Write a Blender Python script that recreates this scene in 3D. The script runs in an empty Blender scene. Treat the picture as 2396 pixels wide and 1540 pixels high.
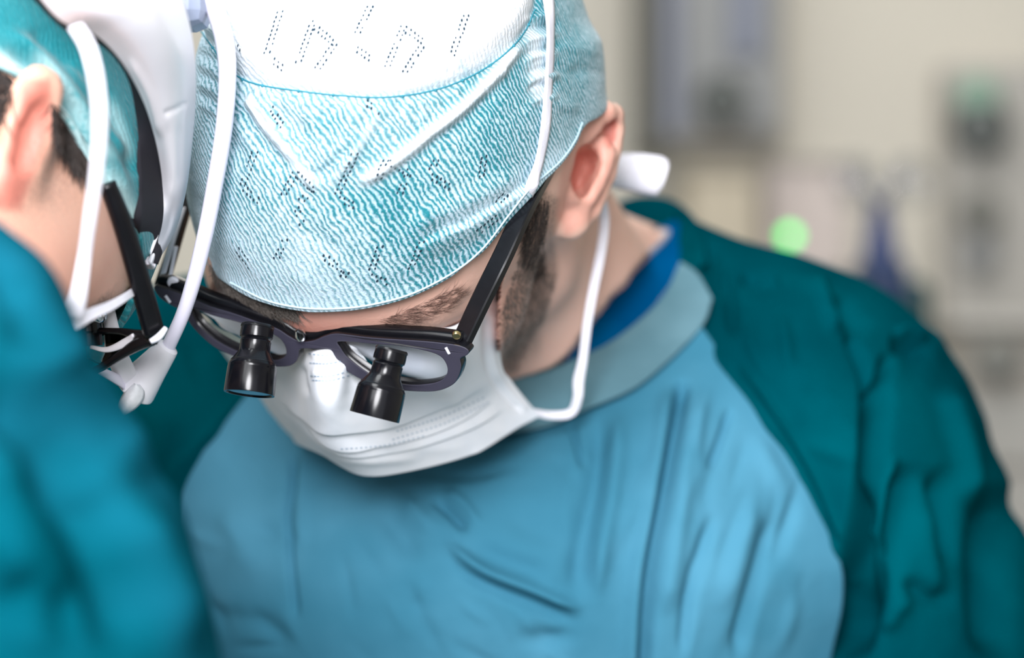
import bpy, math, random
import numpy as np
from mathutils import Vector
from mathutils.bvhtree import BVHTree

random.seed(7)
rng = np.random.default_rng(7)
scene = bpy.context.scene
COL = scene.collection
CAMZ = 1.55
FPX, CX, CY = 85.0 / 36.0 * 2396.0, 1198.0, 770.0


# ------------------------------------------------------------------ camera, world, lights
cam_data = bpy.data.cameras.new('camera')
cam = bpy.data.objects.new('camera', cam_data)
COL.objects.link(cam)
cam.location = (0, 0, CAMZ)
cam.rotation_euler = (math.radians(90), 0, 0)
cam_data.lens = 85
cam_data.sensor_width = 36
cam_data.clip_start = 0.05
cam_data.dof.use_dof = True
cam_data.dof.focus_distance = 0.968
cam_data.dof.aperture_fstop = 3.9
scene.camera = cam

world = bpy.data.worlds.new('world')
scene.world = world
world.use_nodes = True
bg = world.node_tree.nodes['Background']
bg.inputs[0].default_value = (0.92, 0.95, 1.0, 1)
bg.inputs[1].default_value = 1.0


def area(name, loc, target, size, power, color, size_y=None):
    d = bpy.data.lights.new(name, 'AREA')
    d.energy = power
    d.color = color
    d.shape = 'RECTANGLE' if size_y else 'DISK'
    d.size = size
    if size_y:
        d.size_y = size_y
    o = bpy.data.objects.new(name, d)
    COL.objects.link(o)
    o.location = loc
    v = Vector(target) - Vector(loc)
    o.rotation_euler = v.to_track_quat('-Z', 'Y').to_euler()
    return o


area('surgical_light', (-0.42, 0.42, 2.62), (-0.06, 1.0, 1.62), 0.55, 8.5, (0.95, 0.98, 1.0))
area('room_light', (0.2, 2.9, 2.93), (0.2, 2.9, 0), 1.6, 26.0, (1.0, 0.965, 0.91), 1.2)
area('front_fill_light', (-0.5, -0.7, 2.6), (0, 1.0, 1.5), 1.2, 27.0, (0.96, 0.97, 1.0), 1.2)  # unseen soft fill aimed at the faces from the front
area('mask_fill_light', (-0.12, -0.35, 1.86), (0.05, 1.0, 1.52), 0.5, 25.0, (0.97, 0.97, 1.0))  # added fill above the camera to brighten mask and faces

scene.view_settings.view_transform = 'Standard'
scene.view_settings.look = 'None'
scene.view_settings.gamma = 1
scene.view_settings.use_curve_mapping = False
scene.view_settings.exposure = 0.12


# ------------------------------------------------------------------ helpers
def lin(r, g, b):
    def f(c):
        c = c / 255.0
        return c / 12.92 if c <= 0.04045 else ((c + 0.055) / 1.055) ** 2.4
    return (f(r), f(g), f(b), 1.0)


def P(px, py, d):
    """A point of the place seen at that place of the photograph, d metres in front of the camera plane."""
    return np.array([(px - CX) / FPX * d, d, CAMZ + (CY - py) / FPX * d])


def PP(a):
    a = np.asarray(a, float)
    return np.stack([(a[..., 0] - CX) / FPX * a[..., 2], a[..., 2], CAMZ + (CY - a[..., 1]) / FPX * a[..., 2]], -1)


def proj(v):
    return CX + FPX * v[..., 0] / v[..., 1], CY - FPX * (v[..., 2] - CAMZ) / v[..., 1]


def unit(v):
    v = np.asarray(v, float)
    return v / (np.linalg.norm(v, axis=-1, keepdims=True) + 1e-12)


def smooth01(x):
    x = np.clip(x, 0, 1)
    return x * x * (3 - 2 * x)


def crom(a, n, axis=0):
    """Catmull-Rom resampling of control values along an axis to n samples."""
    a = np.moveaxis(np.asarray(a, float), axis, 0)
    k = a.shape[0]
    if k == 2:
        t = np.linspace(0, 1, n).reshape((-1,) + (1,) * (a.ndim - 1))
        return np.moveaxis(a[0] * (1 - t) + a[1] * t, 0, axis)
    e = np.concatenate([2 * a[:1] - a[1:2], a, 2 * a[-1:] - a[-2:-1]], 0)
    t = np.linspace(0, k - 1, n)
    i = np.minimum(t.astype(int), k - 2)
    f = (t - i).reshape((-1,) + (1,) * (a.ndim - 1))
    p0, p1, p2, p3 = e[i], e[i + 1], e[i + 2], e[i + 3]
    r = 0.5 * (2 * p1 + (p2 - p0) * f + (2 * p0 - 5 * p1 + 4 * p2 - p3) * f ** 2 + (3 * p1 - p0 - 3 * p2 + p3) * f ** 3)
    return np.moveaxis(r, 0, axis)


def patch(rows, n, m):
    """Bicubic patch through rows of (px, py, depth) control points -> n x m points."""
    return PP(crom(crom(np.array(rows, float), n, 0), m, 1))


def grid_normals(V):
    du = np.gradient(V, axis=0)
    dv = np.gradient(V, axis=1)
    return unit(np.cross(du, dv))


def seg_dist(px, py, poly):
    """Distance, 0..1 position along, and side, of points to a polyline in picture units."""
    poly = np.asarray(poly, float)
    ln = np.linalg.norm(np.diff(poly, axis=0), axis=1)
    acc = np.concatenate([[0], np.cumsum(ln)])
    best = np.full(px.shape, 1e9)
    tt = np.zeros(px.shape)
    sd = np.zeros(px.shape)
    for k in range(len(poly) - 1):
        a, b = poly[k], poly[k + 1]
        d = b - a
        t = np.clip(((px - a[0]) * d[0] + (py - a[1]) * d[1]) / (d @ d), 0, 1)
        dx, dy = px - a[0] - t * d[0], py - a[1] - t * d[1]
        q = np.hypot(dx, dy)
        m = q < best
        best = np.where(m, q, best)
        tt = np.where(m, (acc[k] + t * ln[k]) / acc[-1], tt)
        sd = np.where(m, np.sign(d[0] * dy - d[1] * dx), sd)
    return best, tt, sd


def ridge(px, py, poly, w, taper=0.25):
    if len(poly) > 2:
        poly = crom(poly, len(poly) * 5)
    d, t, s = seg_dist(px, py, poly)
    r = np.exp(-(d / w) ** 2)
    if taper:
        r = r * smooth01(t / taper) * smooth01((1 - t) / taper)
    return r


def set_attr(me, name, arr):
    at = me.attributes.new(name, 'FLOAT', 'POINT')
    at.data.foreach_set('value', np.asarray(arr, np.float32).ravel())


def obj(name, verts, faces, mat, parent=None, smooth=True, attrs=None):
    me = bpy.data.meshes.new(name)
    me.from_pydata(np.asarray(verts, float).tolist(), [], faces if isinstance(faces, list) else faces.tolist())
    me.update()
    if mat is not None:
        for m in (mat if isinstance(mat, (list, tuple)) else [mat]):
            me.materials.append(m)
    if smooth:
        me.polygons.foreach_set('use_smooth', [True] * len(me.polygons))
    if attrs:
        for k, v in attrs.items():
            set_attr(me, k, v)
    o = bpy.data.objects.new(name, me)
    COL.objects.link(o)
    if parent is not None:
        o.parent = parent
    return o


def tag(o, label=None, cat=None, group=None, kind=None):
    if label:
        o['label'] = label
    if cat:
        o['category'] = cat
    if group:
        o['group'] = group
    if kind:
        o['kind'] = kind
    return o


def empty(name, loc, label, cat, group=None):
    o = bpy.data.objects.new(name, None)
    o.empty_display_size = 0.05
    COL.objects.link(o)
    # parts keep their own world coordinates
    tag(o, label, cat, group)
    return o


def grid_faces(n, m, close_m=False, off=0, flip=False):
    i = np.arange(n - 1)[:, None]
    j = np.arange(m if close_m else m - 1)[None, :]
    j2 = (j + 1) % m
    q = np.stack(np.broadcast_arrays(i * m + j, (i + 1) * m + j, (i + 1) * m + j2, i * m + j2), -1).reshape(-1, 4) + off
    return q[:, ::-1] if flip else q


def sheet(name, V, thick, mat, parent=None, attrs=None):
    """A thin cloth sheet with two sides and rims from an n x m grid; the outer side faces the camera."""
    n, m = V.shape[:2]
    N = grid_normals(V)
    c = V - np.array([0, 0, CAMZ])
    flip = (N * c).sum() > 0
    if flip:
        N = -N
    B = V - N * thick
    verts = np.concatenate([V.reshape(-1, 3), B.reshape(-1, 3)])
    f1 = grid_faces(n, m, flip=flip)
    f2 = grid_faces(n, m, off=n * m, flip=not flip)
    idx = np.arange(n * m).reshape(n, m)
    loop = np.concatenate([idx[0, :], idx[1:, -1], idx[-1, -2::-1], idx[-2:0:-1, 0]])
    nx = np.roll(loop, -1)
    f3 = np.stack([loop, nx, nx + n * m, loop + n * m], -1)
    if flip:
        f3 = f3[:, ::-1]
    at = {k: np.concatenate([np.asarray(v).ravel()] * 2) for k, v in (attrs or {}).items()}
    return obj(name, verts, np.concatenate([f1, f2, f3]), mat, parent, True, at)


def frames(path):
    path = np.asarray(path, float)
    T = unit(np.gradient(path, axis=0))
    N = np.zeros_like(T)
    a = np.array([0, 0, 1.0]) if abs(T[0][2]) < 0.9 else np.array([1.0, 0, 0])
    n = unit(a - T[0] * (a @ T[0]))
    for i in range(len(T)):
        n = unit(n - T[i] * (n @ T[i]))
        N[i] = n
    return T, N, np.cross(T, N)


def tube(name, path, r, mat, parent=None, seg=12, n=None, smooth=True):
    path = np.asarray(path, float)
    if n:
        if np.ndim(r):
            r = crom(np.array(r, float), n)
        path = crom(path, n)
    r = np.full(len(path), r) if np.ndim(r) == 0 else np.asarray(r, float)
    T, N, B = frames(path)
    a = np.linspace(0, 2 * np.pi, seg, endpoint=False)
    V = path[:, None] + (N[:, None] * np.cos(a)[None, :, None] + B[:, None] * np.sin(a)[None, :, None]) * r[:, None, None]
    k = len(path)
    f = grid_faces(k, seg, True).tolist() + [list(range(seg))[::-1], [(k - 1) * seg + j for j in range(seg)]]
    return obj(name, V.reshape(-1, 3), f, mat, parent, smooth)


def tape(name, path, width, thick, normals, mat, parent=None, n=80):
    """A flat ribbon along a path; normals give the way its face looks."""
    path = crom(path, n)
    w = crom(np.array(width, float), n) if np.ndim(width) else np.full(n, width)
    N = unit(crom(np.array(normals, float), n)) if np.ndim(normals[0]) else np.repeat(unit(normals)[None], n, 0)
    T = unit(np.gradient(path, axis=0))
    S = unit(np.cross(T, N))
    N = np.cross(S, T)
    prof = [(-.5, -.3), (-.46, .3), (-.2, .5), (.2, .5), (.46, .3), (.5, -.3), (.2, -.5), (-.2, -.5)]
    V = np.stack([path + S * (w * a)[:, None] + N * (thick * b) for a, b in prof], 1)
    k = len(prof)
    f = grid_faces(n, k, True).tolist() + [list(range(k)), [(n - 1) * k + j for j in range(k)][::-1]]
    return obj(name, V.reshape(-1, 3), f, mat, parent)


def lathe(name, a, b, prof, mat, parent=None, seg=40, caps=(True, True)):
    """Profile of (metres along a->b, radius) turned about the axis."""
    a, b = np.asarray(a, float), np.asarray(b, float)
    t = unit(b - a)
    n = unit(np.cross(t, [0.3, 1, 0.2]))
    c = np.cross(t, n)
    an = np.linspace(0, 2 * np.pi, seg, endpoint=False)
    V = np.array([[a + t * s + (n * math.cos(x) + c * math.sin(x)) * r for x in an] for s, r in prof])
    k = len(prof)
    f = grid_faces(k, seg, True).tolist()
    if caps[0]:
        f.append(list(range(seg))[::-1])
    if caps[1]:
        f.append([(k - 1) * seg + j for j in range(seg)])
    o = obj(name, V.reshape(-1, 3), f, mat, parent)
    return sharp(o)


def sharp(o, ang=35):
    o.data.set_sharp_from_angle(angle=math.radians(ang))
    return o


def box(name, lo, hi, mat, parent=None, bevel=0.006):
    x0, y0, z0 = lo
    x1, y1, z1 = hi
    import bmesh
    bm = bmesh.new()
    bmesh.ops.create_cube(bm, size=1)
    for v in bm.verts:
        v.co = ((x0 + x1) / 2 + v.co.x * (x1 - x0), (y0 + y1) / 2 + v.co.y * (y1 - y0), (z0 + z1) / 2 + v.co.z * (z1 - z0))
    if bevel:
        bmesh.ops.bevel(bm, geom=bm.edges[:], offset=bevel, segments=2, affect='EDGES', profile=0.5)
    me = bpy.data.meshes.new(name)
    bm.to_mesh(me)
    bm.free()
    me.materials.append(mat)
    o = bpy.data.objects.new(name, me)
    COL.objects.link(o)
    if parent is not None:
        o.parent = parent
    return o


def pbox(name, x0, y0, x1, y1, d0, d1, mat, parent=None, bevel=0.006):
    """Box whose front face spans the picture rectangle at depth d0 and which is d1 - d0 deep."""
    a, b = P(x0, y1, d0), P(x1, y0, d0)
    return box(name, (a[0], d0, a[2]), (b[0], d1, b[2]), mat, parent, bevel)


# ------------------------------------------------------------------ materials
def new_mat(name):
    m = bpy.data.materials.new(name)
    m.use_nodes = True
    nt = m.node_tree
    return m, nt, nt.nodes['Principled BSDF']


def nd(nt, t, **kw):
    n = nt.nodes.new(t)
    for k, v in kw.items():
        setattr(n, k, v)
    return n


def math_node(nt, op, a, b=None, clamp=False):
    n = nd(nt, 'ShaderNodeMath', operation=op, use_clamp=clamp)
    for i, x in enumerate((a, b)):
        if x is None:
            continue
        if isinstance(x, (int, float)):
            n.inputs[i].default_value = x
        else:
            nt.links.new(x, n.inputs[i])
    return n.outputs[0]


def mix_col(nt, fac, a, b):
    n = nd(nt, 'ShaderNodeMix', data_type='RGBA')
    for s, x in ((n.inputs[0], fac), (n.inputs[6], a), (n.inputs[7], b)):
        if isinstance(x, (int, float)):
            s.default_value = x
        elif isinstance(x, tuple):
            s.default_value = x
        else:
            nt.links.new(x, s)
    return n.outputs[2]


def noise_node(nt, scale, detail=3, rough=0.55, vec=None):
    n = nd(nt, 'ShaderNodeTexNoise')
    n.inputs['Scale'].default_value = scale
    n.inputs['Detail'].default_value = detail
    n.inputs['Roughness'].default_value = rough
    if vec is None:
        vec = nd(nt, 'ShaderNodeTexCoord').outputs['Object']
    nt.links.new(vec, n.inputs['Vector'])
    return n.outputs['Fac']


def bump(nt, bs, h, strength=0.3, dist=0.001):
    b = nd(nt, 'ShaderNodeBump')
    b.inputs['Strength'].default_value = strength
    b.inputs['Distance'].default_value = dist
    nt.links.new(h, b.inputs['Height'])
    nt.links.new(b.outputs[0], bs.inputs['Normal'])


def ramp01(nt, v, lo, hi):
    n = nd(nt, 'ShaderNodeMapRange')
    n.interpolation_type = 'SMOOTHSTEP'
    n.inputs[1].default_value = lo
    n.inputs[2].default_value = hi
    nt.links.new(v, n.inputs[0])
    return n.outputs[0]


def plain(name, col, rough=0.5, metal=0.0, var=0.06, nscale=40, spec=0.5, coat=0.0):
    m, nt, bs = new_mat(name)
    f = noise_node(nt, nscale)
    dark = tuple(c * (1 - var * 2) for c in col[:3]) + (1,)
    c = mix_col(nt, f, dark, tuple(min(1, x * (1 + var)) for x in col[:3]) + (1,))
    nt.links.new(c, bs.inputs['Base Color'])
    bs.inputs['Roughness'].default_value = rough
    bs.inputs['Metallic'].default_value = metal
    bs.inputs['Specular IOR Level'].default_value = spec
    bs.inputs['Coat Weight'].default_value = coat
    return m


def cloth(name, c1, c2, scale=9, rough=0.8, weave=900, bstr=0.25, sheen=0.0):
    m, nt, bs = new_mat(name)
    f = ramp01(nt, noise_node(nt, scale, 4), 0.35, 0.68)
    c = mix_col(nt, f, c1, c2)
    nt.links.new(c, bs.inputs['Base Color'])
    bs.inputs['Roughness'].default_value = rough
    bs.inputs['Specular IOR Level'].default_value = 0.0
    bs.inputs['Sheen Weight'].default_value = sheen
    w = math_node(nt, 'ADD', noise_node(nt, weave, 2), math_node(nt, 'MULTIPLY', noise_node(nt, 60, 4), 4.0))
    bump(nt, bs, w, bstr, 0.0006)
    return m


def attr_node(nt, name):
    n = nd(nt, 'ShaderNodeAttribute')
    n.attribute_name = name
    return n.outputs['Fac']


def skin_mat(name, base, red):
    m, nt, bs = new_mat(name)
    f = noise_node(nt, 55, 4)
    c = mix_col(nt, math_node(nt, 'MULTIPLY', f, 0.5), base, red)
    c = mix_col(nt, attr_node(nt, 'red'), c, lin(196, 100, 88))
    st = noise_node(nt, 900, 2, 0.7)
    st = ramp01(nt, st, 0.42, 0.6)
    stf = math_node(nt, 'MULTIPLY', attr_node(nt, 'stubble'), math_node(nt, 'ADD', math_node(nt, 'MULTIPLY', st, 0.5), 0.46))
    c = mix_col(nt, stf, c, lin(100, 84, 74))
    nt.links.new(c, bs.inputs['Base Color'])
    bs.inputs['Roughness'].default_value = 0.48
    bs.inputs['Specular IOR Level'].default_value = 0.35
    bs.inputs['Subsurface Weight'].default_value = 0.12
    bs.inputs['Subsurface Radius'].default_value = (0.006, 0.002, 0.0012)
    bs.inputs['Subsurface Scale'].default_value = 1.0
    bump(nt, bs, noise_node(nt, 700, 3), 0.25, 0.0006)
    return m


def cap_mat(name, teal, pale, white):
    """Knitted non-woven: fine pale and teal lines following the 'stripe' distance, white where 'white' is 1."""
    m, nt, bs = new_mat(name)
    s = attr_node(nt, 'stripe')
    wob = math_node(nt, 'MULTIPLY', math_node(nt, 'SUBTRACT', noise_node(nt, 120, 3), 0.5), 0.0050)
    wob2 = math_node(nt, 'MULTIPLY', math_node(nt, 'SUBTRACT', noise_node(nt, 500, 2), 0.5), 0.0014)
    ph = math_node(nt, 'ADD', math_node(nt, 'ADD', s, wob), wob2)
    w = math_node(nt, 'SINE', math_node(nt, 'MULTIPLY', ph, 2 * math.pi / 0.0021))
    w = math_node(nt, 'ADD', math_node(nt, 'MULTIPLY', w, 0.34), math_node(nt, 'SUBTRACT', noise_node(nt, 420, 3, 0.7), 0.02))
    big = noise_node(nt, 14, 3)
    w = math_node(nt, 'ADD', w, math_node(nt, 'MULTIPLY', math_node(nt, 'SUBTRACT', big, 0.5), 1.1))
    tq = math_node(nt, 'SUBTRACT', w, attr_node(nt, 'pale'))
    f = ramp01(nt, tq, -0.12, 0.85)
    c = mix_col(nt, f, pale, teal)
    wrk = ramp01(nt, noise_node(nt, 130, 5, 0.7), 0.52, 0.68)
    wh = mix_col(nt, math_node(nt, 'MULTIPLY', wrk, 0.75), white, pale)
    c = mix_col(nt, attr_node(nt, 'white'), c, wh)
    nt.links.new(c, bs.inputs['Base Color'])
    bs.inputs['Roughness'].default_value = 0.62
    bs.inputs['Specular IOR Level'].default_value = 0.3
    bs.inputs['Sheen Weight'].default_value = 0.2
    h = math_node(nt, 'ADD', w, math_node(nt, 'MULTIPLY', noise_node(nt, 90, 5, 0.65), 2.2))
    bump(nt, bs, h, 0.4, 0.0009)
    return m


def glass_mat(name, tint=(0.97, 0.98, 1, 1), refl=1.5):
    m = bpy.data.materials.new(name)
    m.use_nodes = True
    nt = m.node_tree
    nt.nodes.clear()
    out = nd(nt, 'ShaderNodeOutputMaterial')
    tr = nd(nt, 'ShaderNodeBsdfTransparent')
    tr.inputs[0].default_value = tint
    gl = nd(nt, 'ShaderNodeBsdfGlossy')
    gl.inputs['Roughness'].default_value = 0.02
    fr = nd(nt, 'ShaderNodeFresnel')
    fr.inputs[0].default_value = refl
    mx = nd(nt, 'ShaderNodeMixShader')
    nt.links.new(fr.outputs[0], mx.inputs[0])
    nt.links.new(tr.outputs[0], mx.inputs[1])
    nt.links.new(gl.outputs[0], mx.inputs[2])
    nt.links.new(mx.outputs[0], out.inputs[0])
    return m


def emit_mat(name, col, strength):
    m, nt, bs = new_mat(name)
    bs.inputs['Base Color'].default_value = col
    bs.inputs['Emission Color'].default_value = col
    bs.inputs['Emission Strength'].default_value = strength
    return m


M_SKIN = skin_mat('skin', lin(234, 192, 174), lin(216, 160, 142))
M_SKIN2 = skin_mat('skin_warm', lin(236, 190, 168), lin(222, 148, 122))
M_HAIR = plain('dark_hair', lin(52, 42, 38), 0.5, nscale=300, var=0.3)
M_HAIRG = plain('greying_hair', lin(112, 104, 98), 0.5, nscale=900, var=0.45)
M_HAIRB = plain('brown_hair', lin(96, 70, 60), 0.5, nscale=300, var=0.3)
M_CAP = cap_mat('cap_fabric', lin(16, 118, 130), lin(190, 213, 226), lin(230, 234, 240))
M_CAP2 = cap_mat('teal_cap_fabric', lin(0, 118, 128), lin(84, 172, 178), lin(190, 222, 224))
M_THREAD = plain('seam_thread', lin(46, 134, 152), 0.7)
M_HOLE = plain('perforation', lin(22, 50, 66), 0.9)
M_MASK = cloth('mask_fabric', lin(238, 242, 250), lin(246, 247, 252), 30, 0.8, 1500, 0.12)
M_STITCH = plain('mask_emboss', lin(176, 192, 208), 0.8)
M_TAPE = cloth('tie_fabric', lin(226, 224, 234), lin(240, 238, 246), 60, 0.8, 1400, 0.2)
M_FRONT = cloth('gown_front_cloth', lin(58, 118, 142), lin(80, 140, 166), 7, 0.72, 1100, 0.3)
M_SLEEVE = cloth('gown_sleeve_cloth', lin(0, 58, 68), lin(0, 76, 86), 7, 0.7, 1100, 0.3)
M_COLLAR = cloth('gown_collar_cloth', lin(88, 124, 136), lin(100, 136, 148), 20, 0.8, 900, 0.3)
M_SHIRT = cloth('scrub_shirt_cloth', lin(0, 74, 124), lin(0, 84, 134), 20, 0.8, 900, 0.3)
M_PIPING = plain('shirt_piping', lin(120, 150, 176), 0.7)
M_BLACK = plain('black_plastic', (0.006, 0.006, 0.008, 1), 0.25, nscale=200, var=0.2, spec=0.3)
M_BARREL = plain('black_anodised', (0.004, 0.004, 0.006, 1), 0.2, nscale=300, var=0.2, spec=0.3)
M_GREYF = plain('slate_laminate', lin(54, 52, 66), 0.38, nscale=250)
M_LENS = glass_mat('spectacle_lens')
M_OBJ = plain('coated_glass', lin(90, 130, 160), 0.08, nscale=20, spec=0.9)
M_GOLD = plain('gold_screw', lin(214, 190, 140), 0.25, 1.0)
M_CHROME = plain('chrome', lin(210, 214, 220), 0.15, 1.0)
M_INLAY = plain('white_inlay', lin(226, 226, 236), 0.3)
M_WPLAST = plain('white_plastic', lin(238, 236, 242), 0.32, nscale=15, var=0.015)
M_TUBE = plain('white_tubing', lin(232, 228, 244), 0.3, nscale=15, var=0.015)
M_PAD = plain('black_foam', lin(20, 18, 28), 0.85)
M_GREYPL = plain('grey_plastic', lin(150, 160, 184), 0.4)
M_GOWN2 = cloth('near_gown_cloth', lin(0, 70, 82), lin(22, 102, 126), 6, 0.75, 1000, 0.3)
M_WALL = plain('wall_paint', lin(214, 209, 198), 0.75, nscale=1.3, var=0.03)
M_FLOOR = plain('vinyl_floor', lin(128, 140, 138), 0.35, nscale=8)
M_CEIL = plain('ceiling_paint', lin(232, 232, 228), 0.8, nscale=3)
M_DGREY = plain('dark_grey_metal', lin(112, 112, 106), 0.45, nscale=10)
M_RAIL = plain('rail_grey', lin(86, 86, 80), 0.5, nscale=10)
M_MGREY = plain('mid_grey_panel', lin(134, 136, 138), 0.5, nscale=6)
M_LGREY = plain('light_grey_panel', lin(178, 175, 170), 0.5, nscale=6)
M_BLUEG = plain('blue_grey_panel', lin(118, 124, 142), 0.5, nscale=6)
M_KNOB = plain('dark_knob', lin(66, 72, 68), 0.4)
M_KGREEN = plain('green_cap', lin(138, 172, 154), 0.5)
M_TAN = plain('tan_box', lin(186, 176, 158), 0.7, nscale=6)
M_PINK = plain('pale_pink_board', lin(222, 210, 206), 0.7, nscale=6)
M_NAVY = plain('navy_plastic', lin(52, 66, 114), 0.45)
M_NAVYD = plain('dark_navy_plastic', lin(6, 40, 84), 0.5)
M_DTEAL = plain('dark_teal_plastic', lin(0, 58, 62), 0.5)
M_BAG = glass_mat('iv_bag_film', (0.86, 0.87, 0.88, 1), 1.4)


# ------------------------------------------------------------------ the room
def quad(name, pts, mat):
    o = obj(name, pts, [[0, 1, 2, 3]], mat, None, False)
    o['kind'] = 'structure'
    return o


XL, XR, YB, YF, ZC = -2.4, 2.6, 4.3, -2.6, 2.95
box('wall_back', (XL - .1, YB, 0), (XR + .1, YB + .1, ZC), M_WALL, None, 0)['kind'] = 'structure'
box('wall_left', (XL - .1, YF, 0), (XL, YB, ZC), M_WALL, None, 0)['kind'] = 'structure'
box('wall_right', (XR, YF, 0), (XR + .1, YB, ZC), M_WALL, None, 0)['kind'] = 'structure'
box('floor', (XL - .1, YF, -.08), (XR + .1, YB + .1, 0), M_FLOOR, None, 0)['kind'] = 'structure'
box('ceiling', (XL - .1, YF, ZC), (XR + .1, YB + .1, ZC + .1), M_CEIL, None, 0)['kind'] = 'structure'

# equipment on and before the back wall
dW = YB
t = empty('supply_cabinet', (0, 0, 0), 'grey wall cabinet with a dark side rail and round dial, behind the capped head', 'cabinet')
pbox('body', 1545, -260, 1835, 335, 4.1, dW - .001, M_LGREY, t, 0.01)
pbox('side_rail', 1490, -260, 1546, 352, 4.06, dW - .001, M_RAIL, t, 0.006)
pbox('door', 1600, -250, 1826, 318, 4.085, 4.1, M_MGREY, t, 0.006)
pbox('door', 1550, -250, 1595, 318, 4.085, 4.1, M_BLUEG, t, 0.006)
pbox('handle_plate', 1712, -250, 1780, 130, 4.07, 4.085, M_BLUEG, t, 0.004)
lathe('dial', P(1690, 236, 4.085), P(1690, 236, 4.03), [(0, .044), (.03, .044), (.055, .03)], M_KNOB, t)
pbox('dial_plate', 1650, 170, 1826, 300, 4.075, 4.086, M_MGREY, t, 0.004)

t = empty('gas_outlet_panel', (0, 0, 0), 'tall pale grey wall panel with green and dark round outlets', 'wall panel')
pbox('panel', 2215, 150, 2480, 760, 4.18, dW - .001, M_LGREY, t, 0.012)
lathe('outlet', P(2288, 228, 4.18), P(2288, 228, 4.11), [(0, .038), (.05, .036), (.065, .026)], M_KGREEN, t)
lathe('outlet', P(2294, 296, 4.18), P(2294, 296, 4.11), [(0, .052), (.05, .05), (.065, .036)], M_KNOB, t)
lathe('outlet', P(2292, 496, 4.18), P(2292, 496, 4.12), [(0, .04), (.045, .038), (.055, .026)], M_DGREY, t)
lathe('outlet', P(2292, 596, 4.18), P(2292, 596, 4.13), [(0, .032), (.04, .03), (.05, .02)], M_MGREY, t)

t = empty('notice_board', (0, 0, 0), 'pale pinkish board on the wall above the green lamp', 'board')
pbox('board', 1795, 385, 1985, 640, 4.25, dW - .001, M_PINK, t, 0.006)
pbox('frame_rail', 1788, 376, 1992, 386, 4.235, dW - .001, M_LGREY, t, 0.004)
t = empty('tan_carton', (0, 0, 0), 'tan carton box behind the collar, below the grey cabinet', 'box')
pbox('carton', 1615, 400, 1772, 760, 3.9, 4.2, M_TAN, t, 0.006)
pbox('flap', 1610, 394, 1777, 408, 3.89, 4.21, M_TAN, t, 0.003)
pbox('shelf_bracket', 1600, 760, 1790, 784, 3.88, dW - .001, M_LGREY, t, 0.003)

# equipment cart standing on the floor at the right
t = empty('equipment_cart', (0, 0, 0), 'grey equipment cart with a dark dial, beside the right shoulder', 'cart')
a, b = P(2236, 770, 3.5), P(2560, 770, 3.5)
box('cart_body', (a[0], 3.5, 0.12), (b[0], 3.95, a[2]), plain('cart_grey', lin(166, 160, 152), 0.55, nscale=6), t, 0.015)
box('cart_top', (a[0] - .012, 3.48, a[2]), (b[0] + .012, 3.97, a[2] + .02), M_LGREY, t, 0.006)
lathe('dial', P(2334, 838, 3.5), P(2334, 838, 3.45), [(0, .036), (.03, .036), (.05, .024)], M_DGREY, t)
pbox('drawer', 2250, 930, 2550, 1090, 3.49, 3.5, M_LGREY, t, 0.004)
pbox('drawer', 2250, 1110, 2550, 1300, 3.49, 3.5, M_LGREY, t, 0.004)
for sx in (a[0] + .04, b[0] - .04):
    for sy in (3.55, 3.9):
        lathe('caster', (sx - .015, sy, .06), (sx + .015, sy, .06), [(0, .055), (.005, .06), (.025, .06), (.03, .055)], M_KNOB, t, 20)
        box('caster_fork', (sx - .02, sy - .02, .06), (sx + .02, sy + .02, .13), M_DGREY, t, 0.003)

# infusion stand with forked hooks, bags, pump
t = empty('infusion_stand', (0, 0, 0), 'navy blue infusion stand with forked hooks and dark pump behind the shoulder', 'stand')
D = 2.9
top, mid = P(2058, 470, D), P(2062, 690, D)
tube('pole', [(top[0], D, top[2]), (top[0] + .002, D, 1.2), (top[0] + .002, D, .06)], .010, M_NAVY, t, n=12)
tube('grip', [P(2059, 480, D), P(2060, 560, D), P(2062, 640, D), P(2066, 700, D)], [.012, .018, .024, .028], M_NAVY, t, n=16)
for s in (-1, 1):
    tube('hook', [P(2058, 480, D), P(2058 + s * 22, 462, D), P(2058 + s * 40, 430, D), P(2058 + s * 52, 392, D)], .0045, M_BLUEG, t, n=14, seg=8)
pp = P(2095, 800, D)
box('pump', (pp[0] - .055, D - .03, pp[2] - .12), (pp[0] + .04, D + .08, pp[2] + .075), M_DTEAL, t, 0.015)
box('pump_head', (pp[0] - .045, D - .035, pp[2] + .04), (pp[0] + .012, D + .05, pp[2] + .10), M_NAVYD, t, 0.012)
for k in range(5):
    an = k * 2 * math.pi / 5
    tube('leg', [(top[0], D, .08), (top[0] + .28 * math.cos(an), D + .28 * math.sin(an), .035)], .012, M_DGREY, t, seg=8)
for q, (bx, by, lab) in enumerate(((2000, 425, 'clear round infusion bag on the hook nearer the green lamp'),
                                   (2132, 425, 'clear round infusion bag on the hook nearer the wall panel'))):
    c = P(bx, by, D - .012)
    pr = [(-.007, .004), (-.006, .026), (-.002, .032), (.002, .032), (.006, .026), (.007, .004)]
    tb = tag(lathe('infusion_bag', c - np.array([0, 0, 0]), c + np.array([0, 1, 0]), pr, M_BAG), lab, 'infusion bag')
    tube('hanger_loop', [c + np.array([0, 0, .030]), P(2058 + (-1, 1)[q] * 52, 400, D - .006)], .0015, M_BLUEG, tb, seg=6)

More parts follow.
